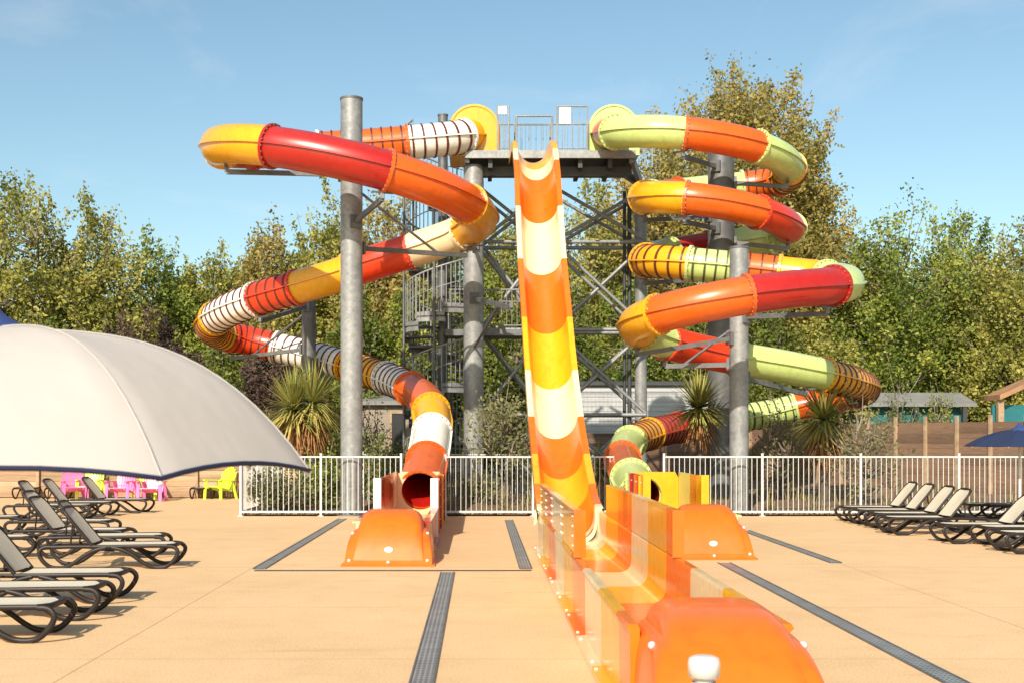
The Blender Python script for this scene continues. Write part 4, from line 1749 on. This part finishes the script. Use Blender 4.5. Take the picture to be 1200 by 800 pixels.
def make_lounger(theta, label, loc, rz, group):
    t = thing('sun_lounger', label, 'sun lounger', (0, 0, 0), 0, group)
    W = .3
    g = MB()
    up = Vector((0, 1, 0))
    for s in (-1, 1):
        y = s * W
        g.tube(rail_path([(.06, y, .315), (.4, y, .325), (1.0, y, .325), (1.55, y, .33), (1.8, y, .33)]), .027, 8, flat=.6)
    for x in (.12, .72, 1.2):
        g.tube([(x, -W, .31), (x, W, .31)], .018, 6)
    g.tube(rail_path([(1.8, -W, .33), (1.88, -W + .08, .33), (1.9, -W + .2, .33), (1.9, W - .2, .33), (1.88, W - .08, .33), (1.8, W, .33)], 4), .03, 8)
    g.build('frame', FRAMEM, t)
    for s in (-1, 1):
        y = s * W
        for mir in (0, 1):
            g = MB()
            pts = [(1.80, .325), (1.90, .315), (1.955, .26), (1.945, .19), (1.88, .10), (1.80, .04), (1.71, .022), (1.60, .03), (1.48, .085), (1.32, .2), (1.18, .275), (1.02, .315)]
            pp = []
            for (x, z) in pts:
                if mir:
                    x = 1.96 - x
                pp.append((x, y + s * .012 * (1 if .05 < z < .3 else 0), z))
            g.tube(rail_path(pp, 3), .03, 8, flat=.75)
            xf = 1.71 if not mir else .25
            g.box((xf, y, .01), (.12, .05, .018))
            g.build('leg', FRAMEM, t)
    g = MB()
    rows = []
    for i in range(13):
        x = .76 + (1.86 - .76) * i / 12
        row = []
        for j in range(7):
            u = -1 + 2 * j / 6
            row.append(Vector((x, u * (W - .025), .345 - .012 * (1 - u * u) - (.02 if i == 12 else 0))))
        rows.append(row)
    g.loft(rows, False, False, 0, True)
    g.loft([[p - Vector((0, 0, .012)) for p in r] for r in reversed(rows)], False, False, 0, True)
    g.build('seat_sling', SLING, t)
    # backrest
    ct, st = math.cos(theta), math.sin(theta)
    hx, hz = .74, .345

    def bp(u, y, off=0.):
        return Vector((hx - u * ct - off * st * -1 * 0 + off * st, y, hz + u * st + off * ct))
    g = MB()
    LB = .68
    pts = [bp(0, -W), bp(.3, -W), bp(.5, -W), bp(.63, -W + .03), bp(LB, -W + .12), bp(LB + .01, 0), bp(LB, W - .12), bp(.63, W - .03), bp(.5, W), bp(.3, W), bp(0, W)]
    g.tube(rail_path(pts, 3), .024, 8)
    if theta > .3:
        for s in (-1, 1):
            g.tube([bp(.42, s * (W - .05), -.02), (hx - .42 * ct - .28 * 0 - .05, s * (W - .05), .32)], .014, 6)
        g.tube([bp(.42, -W, -.02), bp(.42, W, -.02)], .014, 6)
    br = g.build('backrest', FRAMEM, t)
    g = MB()
    rows = []
    for i in range(9):
        u = .03 + (LB - .05) * i / 8
        ww = W - .022 - (.08 if i == 8 else (.02 if i == 7 else 0))
        rows.append([bp(u, -1 * ww + 2 * ww * j / 6, .012 - .012 * (1 - (-1 + 2 * j / 6) ** 2)) for j in range(7)])
    g.loft(rows, False, False, 0, True)
    g.loft([[p - Vector((st * .012, 0, ct * .012)) for p in r] for r in reversed(rows)], False, False, 0, True)
    g.build('back_sling', SLING, br)
    t.scale = (LS_,) * 3
    t.location = loc
    t.rotation_euler = (0, 0, rz)
    return t


GL = 'sun loungers on the paving'
made = {}


def lounger(px, py, rz, kindk, label):
    """px,py: where the near foot-end foot touches the paving"""
    d = CAMH * 1200 / (py - HY)
    X, Y = gx(px, d), d * K
    loc = Vector((X, Y, 0)) - Matrix.Rotation(rz, 3, 'Z') @ (Vector((1.71, -.3 if math.cos(rz) > 0 else .3, 0)) * LS_)
    th = {'up': R(51), 'mid': R(47), 'flat': R(2)}[kindk]
    if kindk not in made:
        made[kindk] = make_lounger(th, label, loc, rz, GL)
    else:
        dup(made[kindk], loc, rz, label, GL)


lounger(32, 753, R(2), 'mid', 'frontmost lounger at left, only its foot end in view')
lounger(87, 727, R(3), 'mid', 'lounger at left, second from the front, foot end showing')
lounger(118, 707, R(2), 'up', 'lounger at left, third from the front, with its cream back raised')
lounger(188, 666, R(4), 'up', 'lounger on the left standing furthest out towards the slides')
lounger(174, 653, R(5), 'up', 'lounger tucked right behind the one furthest out on the left')
lounger(128, 645, R(-3), 'up', 'left lounger whose dark frame back faces the camera beside the outermost pair')
lounger(112, 632, R(-3), 'up', 'left lounger half hidden behind the outermost pair')
lounger(20, 655, R(15), 'up', 'left lounger turned askew at the frame edge behind the front three')
lounger(8, 626, R(10), 'up', 'left lounger at the frame edge with a dark back, further back')
lounger(92, 609, R(0), 'up', 'left lounger in the back row nearest the frame edge')
lounger(118, 605, R(0), 'up', 'left lounger in the middle of the back row')
lounger(160, 601, R(-2), 'up', 'left lounger at the right end of the back row')
lounger(225, 584, R(-88), 'up', 'lone lounger facing the camera against the board fence beside the last pink chair')
lounger(18, 584, R(-86), 'up', 'camera-facing lounger against the fence at the left frame edge')
lounger(56, 584, R(-90), 'up', 'camera-facing lounger against the fence left of the first pink chair')

lounger(1002, 612, R(180), 'up', 'first right-hand lounger by the fence, nearest the slides')
lounger(1019, 616, R(180), 'up', 'second right-hand lounger from the slides')
lounger(1040, 621, R(181), 'up', 'third right-hand lounger from the slides')
lounger(1056, 627, R(182), 'up', 'right-hand lounger with raised back, frontmost of the first four')
lounger(1148, 608, R(180), 'flat', 'flat lounger behind the first four at right')
lounger(1176, 609, R(180), 'flat', 'flat lounger below the navy parasol')
lounger(1122, 637, R(180), 'mid', 'right-hand lounger in front, its foot nearest the slides')
lounger(1172, 641, R(181), 'mid', 'right-hand front lounger between two others at the frame edge')
lounger(1197, 649, R(182), 'mid', 'nearest right-hand lounger cut by the frame edge')

# ------------------------------------------------------------------ plastic garden chairs
def make_chair(m, label, loc, rz):
    t = thing('garden_chair', label, 'garden chair', (0, 0, 0), 0, 'plastic garden chairs along the board fence')
    # faces -y
    g = MB()
    for i in range(5):
        y = -.27 + i * .115
        z = .36 - i * .028
        g.box((0, y, z), (.5, .095, .022), 0, Matrix.Rotation(R(-13), 3, 'X'))
    for s in (-1, 1):
        g.beam((s * .22, -.3, .345), (s * .22, .24, .23), .03, .05)
    g.build('seat', m, t)
    g = MB()
    for i in range(7):
        x = (i - 3) * .075
        top = .93 - .018 * (i - 3) ** 2
        x2 = x * 1.12
        a = Vector((x, .2, .25))
        c2 = Vector((x2, .2 + (top - .25) * .38, top))
        g.beam(a, c2, .058, .02)
        g.lathe([(.029, -.008), (.029, .012)], c2, 10, caps=True)
    g.beam((-.25, .27, .42), (.25, .27, .42), .05, .02)
    g.beam((-.27, .385, .72), (.27, .385, .72), .05, .02)
    g.build('backrest', m, t)
    for s in (-1, 1):
        g = MB()
        g.beam((s * .31, -.32, .56), (s * .31, .3, .535), .1, .025)
        g.lathe([(.05, -.012), (.05, .0125)], (s * .31, -.32, .56), 10, caps=True)
        g.build('armrest', m, t)
        g = MB()
        g.beam((s * .3, -.27, .545), (s * .32, -.3, .0), .09, .03)
        g.build('leg', m, t)
        g = MB()
        g.beam((s * .29, .2, .53), (s * .31, .36, .0), .08, .03)
        g.build('leg', m, t)
    t.scale = (.88,) * 3
    t.location = loc
    t.rotation_euler = (0, 0, rz)
    return t


cm = {}
for (px, py, c_, rz, lab) in [
    (82, 586, 'p', 25, 'leftmost pink plastic garden chair by the board fence'),
    (114, 583, 'l', 0, 'lime garden chair between two pink ones'),
    (138, 587, 'p', -8, 'middle pink garden chair right of the first lime one'),
    (174, 587.5, 'p', 0, 'rightmost pink garden chair with a lime seat behind it'),
    (178, 583, 'l', 4, 'lime garden chair almost hidden behind the rightmost pink chair'),
    (265, 582.5, 'l', -32, 'lone lime garden chair turned sideways near the fence corner'),
]:
    d = CAMH * 1200 / (py - HY)
    loc = Vector((gx(px, d), d * K + .3, 0))
    loc.y = min(loc.y, WY - .55)
    if c_ not in cm:
        cm[c_] = make_chair(PINK if c_ == 'p' else LIME, lab, loc, R(rz))
    else:
        dup(cm[c_], loc, R(rz), lab, 'plastic garden chairs along the board fence')

# ------------------------------------------------------------------ parasols
def parasol(label, c, Rr, zr, rise, m, trim, cap_m, pole_m, nside=8, rot=0., sag=.06, pw=2.9, scallop=0.):
    t = thing('parasol', label, 'parasol', (c[0], c[1], 0), 0)
    cx, cy = c[0], c[1]
    rings = []
    NR, per = 18, 8
    for i in range(NR + 1):
        f = i / NR
        row = []
        for s in range(nside):
            for k in range(per):
                q = k / per
                a0 = rot + 2 * math.pi * s / nside
                a1 = rot + 2 * math.pi * (s + 1) / nside
                p0 = Vector((math.cos(a0), math.sin(a0)))
                p1 = Vector((math.cos(a1), math.sin(a1)))
                p = p0.lerp(p1, q) * Rr * f
                z = zr + rise * (1 - f ** pw) - sag * 4 * q * (1 - q) * f * .35
                z += .03 * 4 * q * (1 - q) * f ** 4 * (1 if scallop == 0 else scallop)
                row.append(Vector((cx + p.x, cy + p.y, z)))
        rings.append(row)
    g = MB()
    g.loft(rings[::-1], True, False, 0, True)
    can = g.build('canopy', m, t)
    # rim piping
    g = MB()
    g.tube(rings[-1] + [rings[-1][0]], .008, 6)
    g.build('rim_piping', trim, can)
    for s in range(nside):
        g = MB()
        g.tube([rings[i][s * per] + Vector((0, 0, .003)) for i in range(2, NR + 1)], .003, 5)
        g.build('seam_piping', m, can)
        g = MB()
        a0 = rot + 2 * math.pi * s / nside
        tip = rings[-1][s * per] - Vector((0, 0, .012))
        g.tube([rings[i][s * per] - Vector((0, 0, .018)) for i in range(1, NR + 1)], .008, 6)
        g.build('rib', pole_m, t)
    g = MB()
    g.lathe([(.022, 0), (.022, zr + rise - .02)], (cx, cy, 0), 16)
    g.build('pole', pole_m, t)
    g = MB()
    zt = zr + rise
    g.lathe([(.17, zt - .025), (.13, zt + .02), (.075, zt + .05), (.035, zt + .09), (.03, zt + .12), (.001, zt + .125)], (cx, cy, 0), 16)
    g.build('top_cap', cap_m, t)
    g = MB()
    g.lathe([(.26, 0), (.26, .06), (.1, .1), (.035, .12), (.035, .35), (.024, .35)], (cx, cy, 0), 24, sm=False)
    g.build('base', STONEM, t)


d = 3.5
pc = at(-20, 511, d)
parasol('large greige canvas parasol with navy piping filling the left foreground', (pc.x, pc.y), 1.11, at(0, 551, d).z, .48, CANVAS, NAVYT, NAVY, WHITEM, 8, R(2), .05, 3.35, 1.7)
d = 18.2
pc = at(1192, 511, d)
parasol('navy blue parasol open beside the right-hand loungers', (pc.x, pc.y - .1), .93, at(0, 522, d).z, .29, NAVYC, NAVYT, NAVY, WHITEM, 8, R(10), .1, 2.0)

# white post of a handrail right in front of the camera
d = 3.0
c = at(825, 511, d)
zt = at(0, 768, d).z
hp = thing('handrail_post', 'blurred white metal post with a rounded cap in the bottom foreground', 'post', (c.x, c.y, 0))
g = MB()
g.lathe([(.036, 0), (.036, zt - .075)], c - Vector((0, 0, c.z)), 24)
g.build('post', WHITEM, hp)
g = MB()
g.lathe([(.030, zt - .075), (.030, zt - .062), (.046, zt - .06), (.047, zt - .02), (.043, zt - .006), (.03, zt), (.001, zt + .001)], c - Vector((0, 0, c.z)), 24)
g.build('cap', WHITEM, hp)
g = MB()
g.beam(Vector((c.x + .03, c.y - .03, zt - .12)), Vector((c.x + .1, c.y - 1.1, zt - .12)), .05, .05)
g.build('rail', WHITEM, hp)

# ------------------------------------------------------------------ light, sky, camera
EL, AZ = 34., 17.
w = bpy.data.worlds.new('World')
sc.world = w
w.use_nodes = True
nt = w.node_tree
bg = nt.nodes['Background']
sky = nt.nodes.new('ShaderNodeTexSky')
sky.sky_type = 'NISHITA'
sky.sun_disc = False
sky.sun_elevation = R(EL)
sky.sun_rotation = R(180 + AZ)
sky.air_density = 1.0
sky.dust_density = 1.2
sky.ozone_density = 1.0
tc = nt.nodes.new('ShaderNodeTexCoord')
mp = nt.nodes.new('ShaderNodeMapping')
mp.inputs['Scale'].default_value = (1.0, 1.0, 3.2)
nt.links.new(tc.outputs['Generated'], mp.inputs[0])
n1 = N(nt, 'ShaderNodeTexNoise', Scale=2.6, Detail=9., Roughness=.62, Distortion=.5)
nt.links.new(mp.outputs[0], n1.inputs['Vector'])
r = ramp(nt, [(.54, (0, 0, 0)), (.8, (.3, .3, .3))])
nt.links.new(n1.outputs['Fac'], r.inputs[0])
tint = mixrgb(nt, 1., sky.outputs[0], (.97, 1.07, .97), 'MULTIPLY')
mixc = mixrgb(nt, r.outputs[0], tint, (6.5, 6.3, 6.3))
nt.links.new(mixc, bg.inputs[0])
bg.inputs[1].default_value = .1

sl = bpy.data.lights.new('sun', 'SUN')
sl.energy = 4.2
sl.angle = R(.53)
sl.color = (1., .91, .76)
so = bpy.data.objects.new('sun', sl)
col.objects.link(so)
dv = Vector((math.sin(R(AZ)) * math.cos(R(EL)), math.cos(R(AZ)) * math.cos(R(EL)), -math.sin(R(EL))))
so.rotation_euler = dv.to_track_quat('-Z', 'Y').to_euler()

cd = bpy.data.cameras.new('camera')
cam = bpy.data.objects.new('camera', cd)
col.objects.link(cam)
cam.location = (0, 0, CAMH)
cam.rotation_euler = (R(90), 0, 0)
cd.sensor_width = 36
cd.lens = 36 * F / 1200
cd.shift_x = (600 - HX) / 1200
cd.shift_y = (HY - 400) / 1200
cd.clip_start = .05
cd.clip_end = 3000
cd.dof.use_dof = True
cd.dof.focus_distance = 23
cd.dof.aperture_fstop = 6.
sc.camera = cam
sc.view_settings.view_transform = 'Standard'
sc.view_settings.look = 'None'
sc.view_settings.exposure = .7
sc.view_settings.gamma = 1
